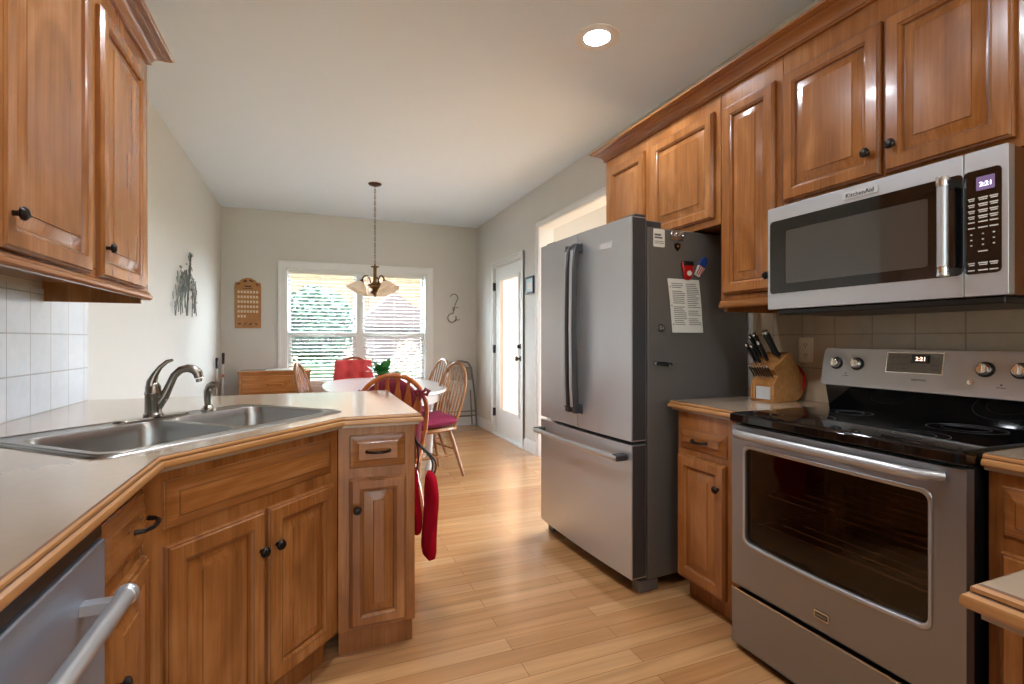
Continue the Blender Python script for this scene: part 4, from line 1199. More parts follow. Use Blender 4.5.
def f_flag(t):
    Rm = Matrix.Rotation(0.5, 4, 'Y')
    mb = MB(Rm); mb.rings([[(x, y, z) for x, y in ((-w_, -0.016), (w_, -0.016), (w_, -0.001), (-w_, -0.001))] for z, w_ in ((-0.050, 0.012), (-0.02, 0.016), (0.0, 0.018))]); mb.build('striped_half', 'paper', t, bevel=0.003)
    mb = MB(Rm); mb.rings([[(x, y, z) for x, y in ((-w_, -0.017), (w_, -0.017), (w_, -0.001), (-w_, -0.001))] for z, w_ in ((0.0, 0.018), (0.03, 0.018), (0.048, 0.011))]); mb.build('blue_half', 'blue', t, bevel=0.004)
    mb = MB(Rm)
    for x in (-0.010, 0.0, 0.010): mb.box((x-0.0022, -0.0175, -0.045), (x+0.0022, -0.0160, -0.002))
    mb.build('stripes', 'redpl', t)
stuck('magnetic_clip', 'tilted blue white and red clip at upper right of the note sheet', 'clip', 'blue', 700, 267, f_flag)
def f_letters(t):
    mb = MB()
    for k in (-1, 0, 1):
        mb.tube([(k*0.022+0.009*math.cos(a*PI/6), -0.004, 0.011*math.sin(a*PI/6)) for a in range(12)], 0.0035, 6, closed=True)
    mb.box((-0.034, -0.005, -0.024), (0.030, -0.001, -0.019)); mb.build('letters', 'chrome', t)
stuck('word_magnet', 'silver ring-letter magnet beside the sticker on the refrigerator side', 'magnet', 'chrome', 677, 235, f_letters)
def f_shield(t):
    mb = MB(Matrix(((1, 0, 0, 0), (0, 0, -1, 0), (0, 1, 0, 0), (0, 0, 0, 1)))); mb.prism([(-0.014, 0.014), (0.0, 0.018), (0.014, 0.014), (0.013, -0.004), (0.0, -0.020), (-0.013, -0.004)], 0.0006, 0.006); mb.build('shield', 'bronze', t)
    mb = MB(); mb.lathe([(0.007, 0), (0.007, 0.002), (0.002, 0.0024)], (0, -0.006, 0.003), 12, (0, -1, 0)); mb.build('disc', 'chrome', t)
stuck('shield_magnet', 'small dark shield-shaped magnet below the silver letters magnet', 'magnet', 'bronze', 677, 247, f_shield)
def f_round(t):
    mb = MB(); mb.lathe([(0.017, 0.0006), (0.017, 0.004), (0.013, 0.006), (0.002, 0.006)], (0, 0, 0), 18, (0, -1, 0)); mb.build('disc', 'dkgrey', t)
    mb = MB(); mb.tube([(0.008*math.cos(a*PI/6), -0.007, 0.008*math.sin(a*PI/6)) for a in range(12)], 0.002, 6, closed=True); mb.build('ring', 'chrome', t)
stuck('round_magnet', 'small round dark magnet left of the foot of the note sheet', 'magnet', 'dkgrey', 661, 328, f_round)
def f_bottle(t):
    mb = MB(); mb.tube([(-0.035, -0.010, 0.006), (0.0, -0.010, 0.002), (0.030, -0.010, -0.002)], [0.006, 0.009, 0.009], 10); mb.build('handle', 'black', t)
    mb = MB(); mb.tube([(0.028, -0.010, -0.002), (0.042, -0.010, -0.004)], [0.011, 0.011], 10); mb.tube([(-0.042, -0.010, 0.007), (-0.033, -0.010, 0.006)], 0.009, 10); mb.build('metal_end', 'chrome', t)
stuck('magnetic_opener', 'black and silver bottle opener stuck low on the refrigerator side', 'opener', 'black', 661, 364, f_bottle)

# ------------------------------------------------------------------ knife block, knives, outlet, trivet
KRZ = -PI/2+0.02
kb_ = thing('knife_block', 'slanted wooden knife block on the short worktop', 'knife block', (1.945, 1.735, CT), KRZ)
KM = Matrix.Translation((1.945, 1.735, CT)) @ Matrix.Rotation(KRZ, 4, 'Z')
KW = 0.062
YZL = Matrix(((0, 0, 1, 0), (1, 0, 0, 0), (0, 1, 0, 0), (0, 0, 0, 1)))
mb = MB(YZL); mb.prism([(0.0, 0.0), (0.150, 0.0), (0.185, 0.022), (0.205, 0.075), (0.200, 0.105), (0.112, 0.228), (0.100, 0.228), (0.005, 0.160), (0.000, 0.150), (0.030, 0.122), (0.006, 0.092), (0.0, 0.084)], -KW, KW)
mb.build('block', 'block', kb_, smooth=30, bevel=0.003)
mb = MB(YZL); mb.prism([(-0.003, 0.012), (0.0, 0.012), (0.0, 0.070), (-0.003, 0.070)], -0.030, 0.045); mb.build('pale_reflection_plate', 'ltgrey', kb_)['label'] = 'pale plate on the block front, a painted reflection'  # pale plate stands in for a whitish reflection on the lower front
mb = MB(); mb.tube([(-0.052, -0.004, 0.012), (-0.052, -0.008, 0.045), (-0.052, -0.004, 0.080)], 0.006, 8); mb.tube([(-0.038, -0.004, 0.012), (-0.038, -0.008, 0.045), (-0.038, -0.004, 0.080)], 0.006, 8); mb.build('scissor_slot', 'block', kb_)
ORD = ['first', 'second', 'third', 'fourth', 'fifth', 'sixth', 'seventh', 'eighth']
def knife(label, base, L, r, group, tiltx=0.0):
    if L > 0.09: L *= 1.12; r *= 1.1
    d = Vector((tiltx, -0.58, 0.80)).normalized()
    b = Vector(base)
    mb = MB(KM)
    mb.tube([b+d*0.001, b+d*0.012], [r*0.9, r*0.9], 8, mi=1, sq=0.7)
    mb.tube([b+d*0.012, b+d*(L*0.35), b+d*(L*0.65), b+d*(L-0.012)], [r, r*0.9, r*1.05, r*1.1], 8, mi=0, sq=0.7)
    mb.tube([b+d*(L-0.012), b+d*L], [r*1.15, r*1.0], 8, mi=1, sq=0.7)
    tag(mb.build('kitchen_knife', ['black', 'chrome']), label, 'knife', group)
def top_pt(u):    # point on the sloped upper face
    return (0.005+0.09*u, 0.160+0.068*u)
big = [(-0.045, 0.18, 0.105, 0.0085), (-0.020, 0.16, 0.100, 0.008), (-0.046, 0.55, 0.120, 0.009), (-0.022, 0.60, 0.125, 0.009), (0.010, 0.30, 0.105, 0.0085), (0.018, 0.72, 0.125, 0.0095), (0.044, 0.62, 0.135, 0.011)]
names = ['front-left knife in the upper slots of the knife block', 'second front knife in the upper slots of the knife block', 'rear-left knife in the upper slots of the knife block', 'second rear knife in the upper slots of the knife block',
         'middle front knife in the upper slots of the knife block', 'tall knife just left of the thickest handle in the block', 'thickest knife handle at the rear right of the knife block']
for (x, u, L, r_), nm in zip(big, names):
    y, z = top_pt(u); knife('black-handled '+nm, (x, y-0.002, z+0.002), L, r_, 'large knives in the block')
for k in range(8):
    x = -0.050+k*0.0143; knife('%s steak knife from the left in the lower row of the block' % ORD[k], (x, 0.014, 0.108), 0.078, 0.0042, 'steak knives in the block')
mb = slab_front(-0.037, 0.037, -0.058, 0.058, 0.006, None, 0.006, -0.006)
ot = thing('wall_outlet', 'almond double outlet on the tiles behind the knife block', 'outlet', (XR-0.008, 1.675, 1.152), -PI/2)
mb.build('cover_plate', 'plate', ot, bevel=0.002)
for z in (0.024, -0.024):
    mb = slab_front(-0.017, 0.017, z-0.016, z+0.016, 0.003, None, 0.008, -0.008); so2 = mb.build('socket', 'plate', ot)
    mb = MB(); mb.box((-0.008, -0.0088, z-0.004), (-0.0055, -0.008, z+0.008)); mb.box((0.0055, -0.0088, z-0.004), (0.008, -0.008, z+0.008)); mb.lathe([(0.003, 0), (0.003, 0.0008)], (0, -0.008, z-0.010), 8, (0, -1, 0)); mb.build('slots', 'black', so2)
tv = thing('trivet', 'round red trivet leaning on the tiles behind the knife block', 'trivet', (2.138, 1.752, CT), -PI/2)
mb = MB(Matrix.Rotation(-0.08, 4, 'X')); mb.lathe([(0.085, 0), (0.088, 0.004), (0.085, 0.008), (0.070, 0.009), (0.068, 0.006), (0.002, 0.006)], (0, 0.0, 0.090), 28, (0, -1, 0)); mb.build('disc', 'redpl', tv)

# ------------------------------------------------------------------ recessed lights
for i, (x, y) in enumerate(CANS):
    t = thing('recessed_light', ['round white lit recessed ceiling light in front of the refrigerator', 'round white lit recessed ceiling light above the corner sink', 'round white lit recessed ceiling light over the aisle by the dishwasher', 'round white lit recessed ceiling light at the near end of the kitchen'][i], 'ceiling light', (x, y, HC), 0, 'recessed ceiling lights')
    mb = MB(); mb.lathe([(0.118, -0.0005), (0.117, -0.005), (0.110, -0.008), (0.092, -0.006), (0.070, -0.0035), (0.066, -0.003), (0.066, 0.004)], (0, 0, 0), 32, cap=False); mb.build('trim_ring', 'white', t)
    mb = MB(); R = [[(math.cos(a*PI/16)*r_, math.sin(a*PI/16)*r_, z) for a in range(32)] for r_, z in ((0.070, 0.004), (0.070, 0.03), (0.066, 0.06), (0.060, 0.075))]
    mb.rings(R, cap0=False, cap1=True); mb.build('reflector', 'canin', t)
    mb = MB(); mb.lathe([(0.064, 0.004), (0.064, 0.0), (0.040, -0.003), (0.002, -0.004)], (0, 0, 0.012), 24); mb.build('bulb', 'bulb', t)

# ------------------------------------------------------------------ chandelier
ch = thing('chandelier', 'brass and bronze chandelier with alabaster shades over the dining table', 'chandelier', (0.598, 5.22, HC))
mb = MB(); mb.lathe([(0.066, 0), (0.066, -0.006), (0.058, -0.014), (0.030, -0.024), (0.012, -0.030), (0.002, -0.032)], (0, 0, 0), 24); mb.build('canopy', 'dkbrass', ch)
mb = MB(); z = -0.028; k = 0
while z > -0.80:
    a = Vector((1, 0, 0)) if k % 2 else Vector((0, 1, 0))
    mb.tube([a*0.008*math.cos(q*PI/5)+Vector((0, 0, z-0.019+0.019*math.sin(q*PI/5))) for q in range(10)], 0.0024, 5, closed=True)
    z -= 0.030; k += 1
mb.build('chain', 'dkbrass', ch)
mb = MB(); mb.tube([(0.004*math.sin(q*1.3), 0.004*math.cos(q*1.3), -0.02-q*0.041) for q in range(20)], 0.0025, 5); mb.build('cord', 'ltgrey', ch)
zb = -0.82
mb = MB(); mb.lathe([(0.002, zb+0.012), (0.007, zb+0.005), (0.010, zb-0.008), (0.040, zb-0.014), (0.042, zb-0.022), (0.018, zb-0.028), (0.016, zb-0.055), (0.017, zb-0.15), (0.020, zb-0.17), (0.030, zb-0.180), (0.064, zb-0.200), (0.066, zb-0.215), (0.040, zb-0.235), (0.024, zb-0.250), (0.030, zb-0.262), (0.044, zb-0.272), (0.040, zb-0.285), (0.018, zb-0.302), (0.008, zb-0.312), (0.009, zb-0.320), (0.001, zb-0.328)], (0, 0, 0), 24)
mb.build('column', ['brass'], ch)
RIGHT = Vector((math.cos(YAW), -math.sin(YAW), 0)); AWAY = Vector((math.sin(YAW), math.cos(YAW), 0))
for ang in (-150, 90, -30):
    a = math.radians(ang); dv = (RIGHT*math.cos(a)+AWAY*math.sin(a)); dv.normalize()
    zz = lambda s_, h_: dv*s_+Vector((0, 0, zb+h_))
    mb = MB(); mb.tube([zz(0.02, -0.22), zz(0.043, -0.185), zz(0.050, -0.145), zz(0.070, -0.115), (zz(0.097, -0.113)), zz(0.120, -0.135), zz(0.127, -0.165)], 0.0065, 8); am = mb.build('arm', 'dkbrass', ch, smooth=60)
    axd = (dv*0.42+Vector((0, 0, -0.9))).normalized()
    mb = MB(); mb.lathe([(0.008, -0.01), (0.014, 0.0), (0.028, 0.022), (0.032, 0.030), (0.010, 0.032)], zz(0.127, -0.160), 16, axd); mb.build('socket_cup', 'dkbrass', am)
    mb = MB(); R = []
    for r_, h_ in ((0.028, 0.020), (0.044, 0.034), (0.066, 0.060), (0.088, 0.092), (0.110, 0.116), (0.116, 0.120), (0.109, 0.119), (0.086, 0.095), (0.064, 0.063), (0.042, 0.037), (0.026, 0.023)): R.append((r_, h_))
    b0 = zz(0.127, -0.160); aa = axd.orthogonal().normalized(); bb_ = axd.cross(aa)
    mb.rings([[b0+axd*h_+(aa*math.cos(2*PI*q/24)+bb_*math.sin(2*PI*q/24))*r_ for q in range(24)] for r_, h_ in R], cap0=False, cap1=False); mb.build('glass_shade', 'shade', am, smooth=60)
    mb = MB(); mb.lathe([(0.012, 0.03), (0.024, 0.05), (0.028, 0.07), (0.020, 0.09), (0.002, 0.098)], b0, 14, axd); mb.build('bulb', 'shade', am)

# ------------------------------------------------------------------ dining set
tb = thing('dining_table', 'white oval dining table in front of the window', 'table', (0.65, 5.02, 0))
mb = MB(); el = lambda a, b, n=56: [(a*math.copysign(abs(math.cos(2*PI*k/n))**0.85, math.cos(2*PI*k/n)), b*math.copysign(abs(math.sin(2*PI*k/n))**0.85, math.sin(2*PI*k/n))) for k in range(n)]
mb.rings([[(x, y, z) for x, y in el(0.56-i, 0.98-i)] for i, z in ((0.012, 0.730), (0, 0.738), (0, 0.752), (0.006, 0.760))]); mb.build('tabletop', 'tabtop', tb, smooth=40)
mb = MB(); mb.sweep(list(reversed(el(0.47, 0.88))), [(0, 0.645), (0, 0.730), (-0.02, 0.730), (-0.02, 0.645)], closed=True); mb.build('apron', 'tabtop', tb, smooth=40)
for x in (-0.32, 0.32):
    for y in (-0.62, 0.62):
        mb = MB(); mb.lathe([(0.036, 0.735), (0.036, 0.60), (0.026, 0.58), (0.034, 0.55), (0.038, 0.40), (0.028, 0.20), (0.020, 0.10), (0.028, 0.08), (0.018, 0.0)], (x, y, 0), 14); mb.build('leg', 'tabtop', tb)

def chair(label, slats, mat, loc, rz):
    """front of the seat towards -y, origin on the floor"""
    t = thing('dining_chair', label, 'chair', (loc[0], loc[1], 0), rz, 'windsor dining chairs')
    SH = 0.44
    mb = MB()
    sp_ = [(-0.17, 0.19), (-0.20, 0.10), (-0.225, -0.05), (-0.225, -0.16), (-0.19, -0.205), (0, -0.215), (0.19, -0.205), (0.225, -0.16), (0.225, -0.05), (0.20, 0.10), (0.17, 0.19), (0, 0.205)]
    mb.rings([[(x*k, y*k, z) for x, y in sp_] for k, z in ((0.93, SH-0.036), (1.0, SH-0.024), (1.0, SH-0.008), (0.96, SH), (0.7, SH-0.008))]); mb.build('seat', mat, t, smooth=50)
    for sx_ in (-1, 1):
        for sy_ in (-1, 1):
            top = Vector((sx_*0.145, sy_*0.135, SH-0.03)); bot = Vector((sx_*0.215, sy_*0.205 if sy_ < 0 else 0.235, 0.0))
            L_ = [(0.0, 0.012), (0.10, 0.015), (0.22, 0.019), (0.30, 0.014), (0.34, 0.019), (0.60, 0.017), (0.66, 0.013), (0.70, 0.017), (0.92, 0.013), (1.0, 0.011)]
            mb = MB(); mb.tube([top.lerp(bot, u) for u, _ in L_], [r_ for _, r_ in L_], 10); mb.build('leg', mat, t, smooth=50)
    def lp_(sx_, sy_, u):
        return Vector((sx_*0.145, sy_*0.135, SH-0.03)).lerp(Vector((sx_*0.215, sy_*0.205 if sy_ < 0 else 0.235, 0.0)), u)
    def strt(a, b):
        mb = MB(); U = (0, 0.15, 0.3, 0.42, 0.5, 0.58, 0.7, 0.85, 1); R_ = (0.007, 0.009, 0.011, 0.008, 0.014, 0.008, 0.011, 0.009, 0.007)
        mb.tube([a.lerp(b, u) for u in U], R_, 8); mb.build('stretcher', mat, t, smooth=50)
    for sx_ in (-1, 1): strt(lp_(sx_, -1, 0.52), lp_(sx_, 1, 0.52))
    strt((lp_(-1, -1, 0.52)+lp_(-1, 1, 0.52))/2, (lp_(1, -1, 0.52)+lp_(1, 1, 0.52))/2)
    strt(lp_(-1, -1, 0.38), lp_(1, -1, 0.38)); strt(lp_(-1, 1, 0.42), lp_(1, 1, 0.42))
    # hoop back leaning to +y
    lean = lambda z: 0.165+(z-SH)*0.26
    hp_ = []
    for k in range(25):
        a = PI*k/24
        x = -0.215*math.cos(a) if True else 0
        zc = SH+0.30+0.245*math.sin(a)
        hp_.append((x, lean(zc), zc))
    base = [(-0.165, lean(SH), SH-0.01), (-0.195, lean(SH+0.10), SH+0.10), (-0.212, lean(SH+0.21), SH+0.21)]
    pts = base+hp_+[(-x, y, z) for x, y, z in reversed(base)]
    mb = MB(); mb.tube(pts, 0.0145, 10); mb.build('back_hoop', mat, t, smooth=60)
    n = 7 if not slats else 6
    for k in range(n):
        u = (k+0.5)/n*2-1
        xb = u*0.150; xt = u*0.195
        ztop = SH+0.30+0.245*math.sqrt(max(0, 1-(xt/0.215)**2))
        p0 = Vector((xb, lean(SH)-0.004, SH-0.008)); p1 = Vector((xt, lean(ztop), ztop))
        mb = MB()
        if slats:
            R_ = []
            for v_, hw in ((0, 0.007), (0.2, 0.008), (0.42, 0.010), (0.52, 0.014), (0.60, 0.027), (0.70, 0.027), (0.79, 0.020), (0.87, 0.011), (1.0, 0.009)):
                q = p0.lerp(p1, v_); R_.append([(q.x-hw, q.y-0.004, q.z), (q.x+hw, q.y-0.004, q.z), (q.x+hw, q.y+0.004, q.z), (q.x-hw, q.y+0.004, q.z)])
            mb.rings(R_); mb.build('back_slat', mat, t, smooth=30, bevel=0.002)
        else:
            mb.tube([p0, p0.lerp(p1, 0.35), p0.lerp(p1, 0.7), p1], [0.006, 0.0075, 0.006, 0.005], 7); mb.build('spindle', mat, t, smooth=60)
    return t
def cushion_mesh(w_, d_, h_, n=10, tuft=None, waves=0.0, arch=False):
    """a soft pad centred on the origin, top up"""
    mb = MB(); top = []; bot = []
    for j in range(n+1):
        for i in range(n+1):
            u = i/n*2-1; v = j/n*2-1
            e = (1-abs(u)**4)*(1-abs(v)**4)
            x = u*w_/2*(1-0.05*abs(v)**3)*(math.sqrt(max(0.12, 1-(max(0.0, v-0.1)/0.95)**2)) if arch else 1); y = v*d_/2*(1-0.05*abs(u)**3)
            zt_ = h_*0.5*e**0.5
            if tuft:
                for tx, ty in tuft:
                    zt_ -= h_*0.42*math.exp(-((u-tx)**2+(v-ty)**2)/0.03)+h_*0.16*math.exp(-(u-tx)**2/0.006)*0.5
            zt_ += waves*math.sin(u*7+v*3)*e
            top.append((x, y, max(zt_, 0.001))); bot.append((x, y, -h_*0.4*e**0.5-0.001))
    N = (n+1)**2; F = []
    for j in range(n):
        for i in range(n):
            a = j*(n+1)+i; F.append((a, a+1, a+n+2, a+n+1)); F.append((N+a, N+a+n+1, N+a+n+2, N+a+1))
    for i in range(n):
        for (a, b) in ((i, i+1), ((i+1)+n*(n+1), i+n*(n+1)), ((i+1)*(n+1), i*(n+1)), (i*(n+1)+n, (i+1)*(n+1)+n)):
            F.append((a, N+a, N+b, b))
    mb.add(top+bot, F); return mb
def chair_mat(loc, rz, local):
    return Matrix.Translation((loc[0], loc[1], 0)) @ Matrix.Rotation(rz, 4, 'Z') @ local
def put(mb, Mx):
    mb.v = [Mx @ v for v in mb.v]; return mb

LEAN = math.atan(0.26)
# near arrow-back chair, its back to the camera
c1 = (0.478, 3.40); r1 = PI-0.06
chair('oak arrow-slat dining chair with a maroon tied cushion, behind the peninsula', True, 'oakdark', c1, r1)
# back pad tied behind the slats (on the seat side)
bm_ = thing('chair_cushion', 'maroon tied cushion hanging on the seat side of the arrow-slat chair back', 'cushion', (c1[0], c1[1], 0.46), r1)
pad = cushion_mesh(0.40, 0.50, 0.045, 12, arch=True)
lc = Matrix.Translation((0, 0.222, 0.255)) @ Matrix.Rotation(PI/2-LEAN, 4, 'X')
put(pad, Matrix.Translation((0, -0.075, 0.0)) @ lc); pad.build('pad', 'maroon', bm_, smooth=80)
for sx_ in (-1, 1):
    mb = MB(); bx, by, bz = sx_*0.175, 0.285, 0.405
    mb.tube([(bx*0.92, 0.22, bz-0.03), (bx, by+0.02, bz), (bx*1.05, by+0.025, bz+0.02)], 0.010, 7)
    for q in (-1, 1):
        mb.tube([(bx, by+0.022, bz+0.005), (bx+q*0.022, by+0.03, bz+0.030), (bx+q*0.042, by+0.03, bz+0.018), (bx+q*0.030, by+0.03, bz-0.004), (bx, by+0.024, bz+0.002)], [0.006, 0.012, 0.014, 0.011, 0.006], 7)
        mb.tube([(bx, by+0.022, bz), (bx+q*0.014, by+0.03, bz-0.04)], [0.008, 0.009], 7)
    mb.build('bow_tie', 'maroon', bm_, smooth=80)
# spindle chairs
def face(dx, dy):
    return math.atan2(dx, -dy)      # local -y turned to (dx, dy)
def base_to_center(bx, by, rz):
    # back of the seat is at local (0, 0.165)
    v = Matrix.Rotation(rz, 3, 'Z') @ Vector((0, 0.165, 0)); return (bx-v.x, by-v.y)
rA = face(-0.96, -0.28); cA = base_to_center(1.115, 4.44, rA)
chA = chair('oak spindle-back chair with a magenta seat cushion, nearest right of the table', False, 'oak', cA, rA)
def chair_copy(label, loc, rz):
    c = copy_tree(chA); c.location = (loc[0], loc[1], 0); c.rotation_euler = (0, 0, rz); c['label'] = label; return c
rB = face(-0.97, -0.22); cB = base_to_center(1.17, 5.20, rB)
chair_copy('oak spindle-back chair farther along the right side of the table', cB, rB)
rC = face(-0.05, -1.0); cC = base_to_center(0.46, 6.10, rC)
chair_copy('oak hoop-back chair with a coral back cushion, beneath the window', cC, rC)
rD = face(1.0, -0.20); cD = base_to_center(0.02, 4.88, rD)
chair('oak arrow-slat chair seen nearly edge-on at the left of the table', True, 'oak', cD, rD)
mb = cushion_mesh(0.43, 0.41, 0.13, 14, None, 0.010); put(mb, chair_mat(cA, rA, Matrix.Translation((0, -0.005, 0.488)) @ Matrix.Rotation(0.03, 4, 'X')))
tag(mb.build('seat_cushion', 'magenta', smooth=80), 'crumpled magenta seat cushion on the nearest right spindle chair', 'cushion')
mb = cushion_mesh(0.26, 0.20, 0.06, 10, None, 0.004); put(mb, chair_mat(cA, rA, Matrix.Translation((-0.10, -0.10, 0.572)) @ Matrix.Rotation(0.25, 4, 'X')))
tag(mb.build('throw_pillow', 'floral', smooth=80), 'small pink floral pillow lying on the magenta seat cushion', 'pillow')
pad = cushion_mesh(0.43, 0.37, 0.12, 20, [(-0.34, -0.1), (0.34, -0.1), (-0.34, 0.75), (0.34, 0.75), (-0.34, -0.8), (0.34, -0.8)]); put(pad, chair_mat(cC, rC, Matrix.Translation((0, 0.205, 0.785)) @ Matrix.Rotation(PI/2-LEAN, 4, 'X') @ Matrix.Identity(4)))
tag(pad.build('back_cushion', 'redch', smooth=80), 'coral red tufted cushion on the chair back beneath the window', 'cushion')

# plant on the table
pl = thing('potted_plant', 'green leafy potted plant standing on the dining table', 'plant', (0.66, 5.16, 0.760))
mb = MB(); mb.lathe([(0.050, 0), (0.060, 0.05), (0.066, 0.075), (0.070, 0.076), (0.070, 0.088), (0.060, 0.088), (0.055, 0.070), (0.002, 0.068)], (0, 0, 0), 20); mb.build('pot', 'pot', pl)
mb = MB(); rnd = random.Random(5)
for k in range(22):
    a = k*2.4; tl = rnd.uniform(0.25, 1.15); L_ = rnd.uniform(0.14, 0.23)
    d_ = Vector((math.cos(a)*math.sin(tl), math.sin(a)*math.sin(tl), math.cos(tl))); sd = Vector((-math.sin(a), math.cos(a), 0)); o_ = Vector((0, 0, 0.07))
    w_ = L_*0.24; dn = Vector((0, 0, -1))
    mb.add([o_, o_+d_*L_*0.45, o_+d_*L_*0.65+sd*w_, o_+d_*L_*0.7+dn*0.01, o_+d_*L_*0.65-sd*w_, o_+d_*L_+dn*0.03*tl], [(0, 1, 2), (1, 3, 2), (0, 4, 1), (1, 4, 3), (2, 3, 5), (3, 4, 5)])
mb.build('leaves', 'leaf', pl, smooth=0)
pl2 = thing('flower_pot', 'small terracotta bowl of pale foliage beside the green plant', 'plant', (0.80, 5.22, 0.760))
mb = MB(); mb.lathe([(0.045, 0), (0.06, 0.045), (0.064, 0.05), (0.056, 0.05), (0.05, 0.04), (0.002, 0.038)], (0, 0, 0), 18); mb.build('pot', 'pot', pl2)
mb = MB(); leaves(mb, (0, 0, 0.075), (0.06, 0.06, 0.045), 160, 0.014); mb.build('leaves', 'leafd', pl2, smooth=0)

# ------------------------------------------------------------------ dining corner: small oak cabinet, sticks, calendar, ornaments
oc = thing('side_cabinet', 'small oak drawer cabinet against the window wall', 'cabinet', (-0.75, 6.33, 0))
mb = MB(); mb.box((0, 0, 0.04), (0.74, 0.425, 0.815)); mb.build('body', 'oakh', oc, bevel=0.003)
mb = MB(); mb.box((-0.012, -0.015, 0.815), (0.752, 0.43, 0.842)); mb.build('top', 'oakh', oc, bevel=0.004)
mb = MB(); panel(mb, 0.03, 0.71, 0.60, 0.79, 0.0, [(0, 0, 0), (0, 0.014, 0), (0.005, 0.018, 0)]); dwx = mb.build('drawer_front', 'oakh', oc)
mb = MB(); mb.tube([(0.29, -0.018, 0.69), (0.30, -0.035, 0.69), (0.37, -0.04, 0.69), (0.44, -0.035, 0.69), (0.45, -0.018, 0.69)], 0.008, 8); mb.build('pull', 'oakh', dwx)
for a, b in ((0.03, 0.365), (0.375, 0.71)):
    mb = door_mesh(a, b, 0.06, 0.58); mb.build('door', ['oakh', 'shade_glaze'], oc)
mb = MB(); mb.box((0.03, 0.03, 0), (0.71, 0.40, 0.04)); mb.build('plinth', 'oakh', oc)
pb = thing('papers', 'pale folded papers lying on the small oak cabinet', 'papers', (-0.36, 6.5, 0.842))
mb = MB(); mb.box((-0.13, -0.10, 0), (0.15, 0.10, 0.006)); mb.build('lower_sheets', 'paper', pb)
mb = MB(Matrix.Rotation(0.2, 4, 'Z')); mb.box((-0.10, -0.08, 0.006), (0.10, 0.08, 0.010)); mb.build('top_sheet', 'paper', pb)
for i, (x0, x1, zt_, lb) in enumerate(((-0.948, -0.958, 1.00, 'thin white stick with a black grip leaning in the corner, the shorter one'), (-0.905, -0.915, 1.05, 'thin white stick with black grip and orange band, the taller one'))):
    t = thing('dusting_stick', lb, 'stick', (x0, 6.2+0.12*i, 0), 0, 'sticks in the corner')
    a = Vector((0, 0, 0)); b = Vector((x1-x0, 0.11, zt_))
    mb = MB(); mb.tube([a, a.lerp(b, 0.9)], 0.008, 8); mb.build('shaft', 'paper', t)
    mb = MB(); mb.tube([a.lerp(b, 0.88), a.lerp(b, 0.90), a.lerp(b, 0.99), b], [0.012, 0.014, 0.016, 0.010], 8); mb.build('grip', 'black', t)
    mb = MB(); mb.tube([a.lerp(b, 0.02), a.lerp(b, 0.06), a.lerp(b, 0.22)], [0.03, 0.035, 0.015], 10); mb.build('brush', 'paper', t)
    if i == 1:
        mb = MB(); mb.tube([a.lerp(b, 0.74), a.lerp(b, 0.77)], 0.013, 8); mb.build('band', 'orange', t)
cl = thing('wall_calendar', 'carved wooden calendar plaque with an arched top on the back wall', 'calendar', (-0.703, YB, 1.337))
PM = Matrix(((1, 0, 0, 0), (0, 0, -1, 0), (0, 1, 0, 0), (0, 0, 0, 1)))
mb = MB(PM); arch = [(-0.14, 0), (0.14, 0), (0.142, 0.50), (0.135, 0.545), (0.10, 0.55), (0.075, 0.575), (0.03, 0.60), (-0.03, 0.60), (-0.075, 0.575), (-0.10, 0.55), (-0.135, 0.545), (-0.142, 0.50)]
mb.prism(arch, 0.0005, 0.018); mb.build('board', 'block', cl, bevel=0.003)
for k in range(6):
    mb = MB(PM); z_ = 0.115+k*0.058; mb.box((-0.122, z_, 0.018), (0.122, z_+0.010, 0.030)); ra = mb.build('rail', 'oakh', cl)
    mb = MB(PM)
    for j in range(7):
        if k == 0 and j > 2: continue
        mb.box((-0.110+j*0.033, z_+0.011, 0.018), (-0.088+j*0.033, z_+0.040, 0.024))
    mb.build('date_tiles', 'plate', ra)
mb = MB(PM)
for (x, z_, w_, h_, a) in ((-0.10, 0.545-0.02, 0.045, 0.016, 0.3), (-0.03, 0.560, 0.045, 0.022, 0.3), (0.035, 0.565, 0.05, 0.018, -0.5), (0.10, 0.52, 0.04, 0.016, -0.5), (-0.09, 0.05, 0.042, 0.018, 0.3), (-0.03, 0.05, 0.05, 0.012, 0.6), (0.03, 0.05, 0.045, 0.018, 0.4), (0.09, 0.05, 0.04, 0.016, -0.6)):
    ca_, sa_ = math.cos(a), math.sin(a)
    mb.prism([(x+ca_*w_/2*math.cos(q*PI/5)-sa_*h_/2*math.sin(q*PI/5), z_+sa_*w_/2*math.cos(q*PI/5)+ca_*h_/2*math.sin(q*PI/5)) for q in range(10)], 0.0175, 0.0195)
mb.build('carved_leaves', 'bronze', cl)
mb = MB(PM); mb.box((-0.05, 0.468, 0.018), (0.05, 0.476, 0.0205)); mb.box((-0.035, 0.492, 0.018), (0.035, 0.507, 0.021)); mb.build('month_plate', 'bronze', cl)
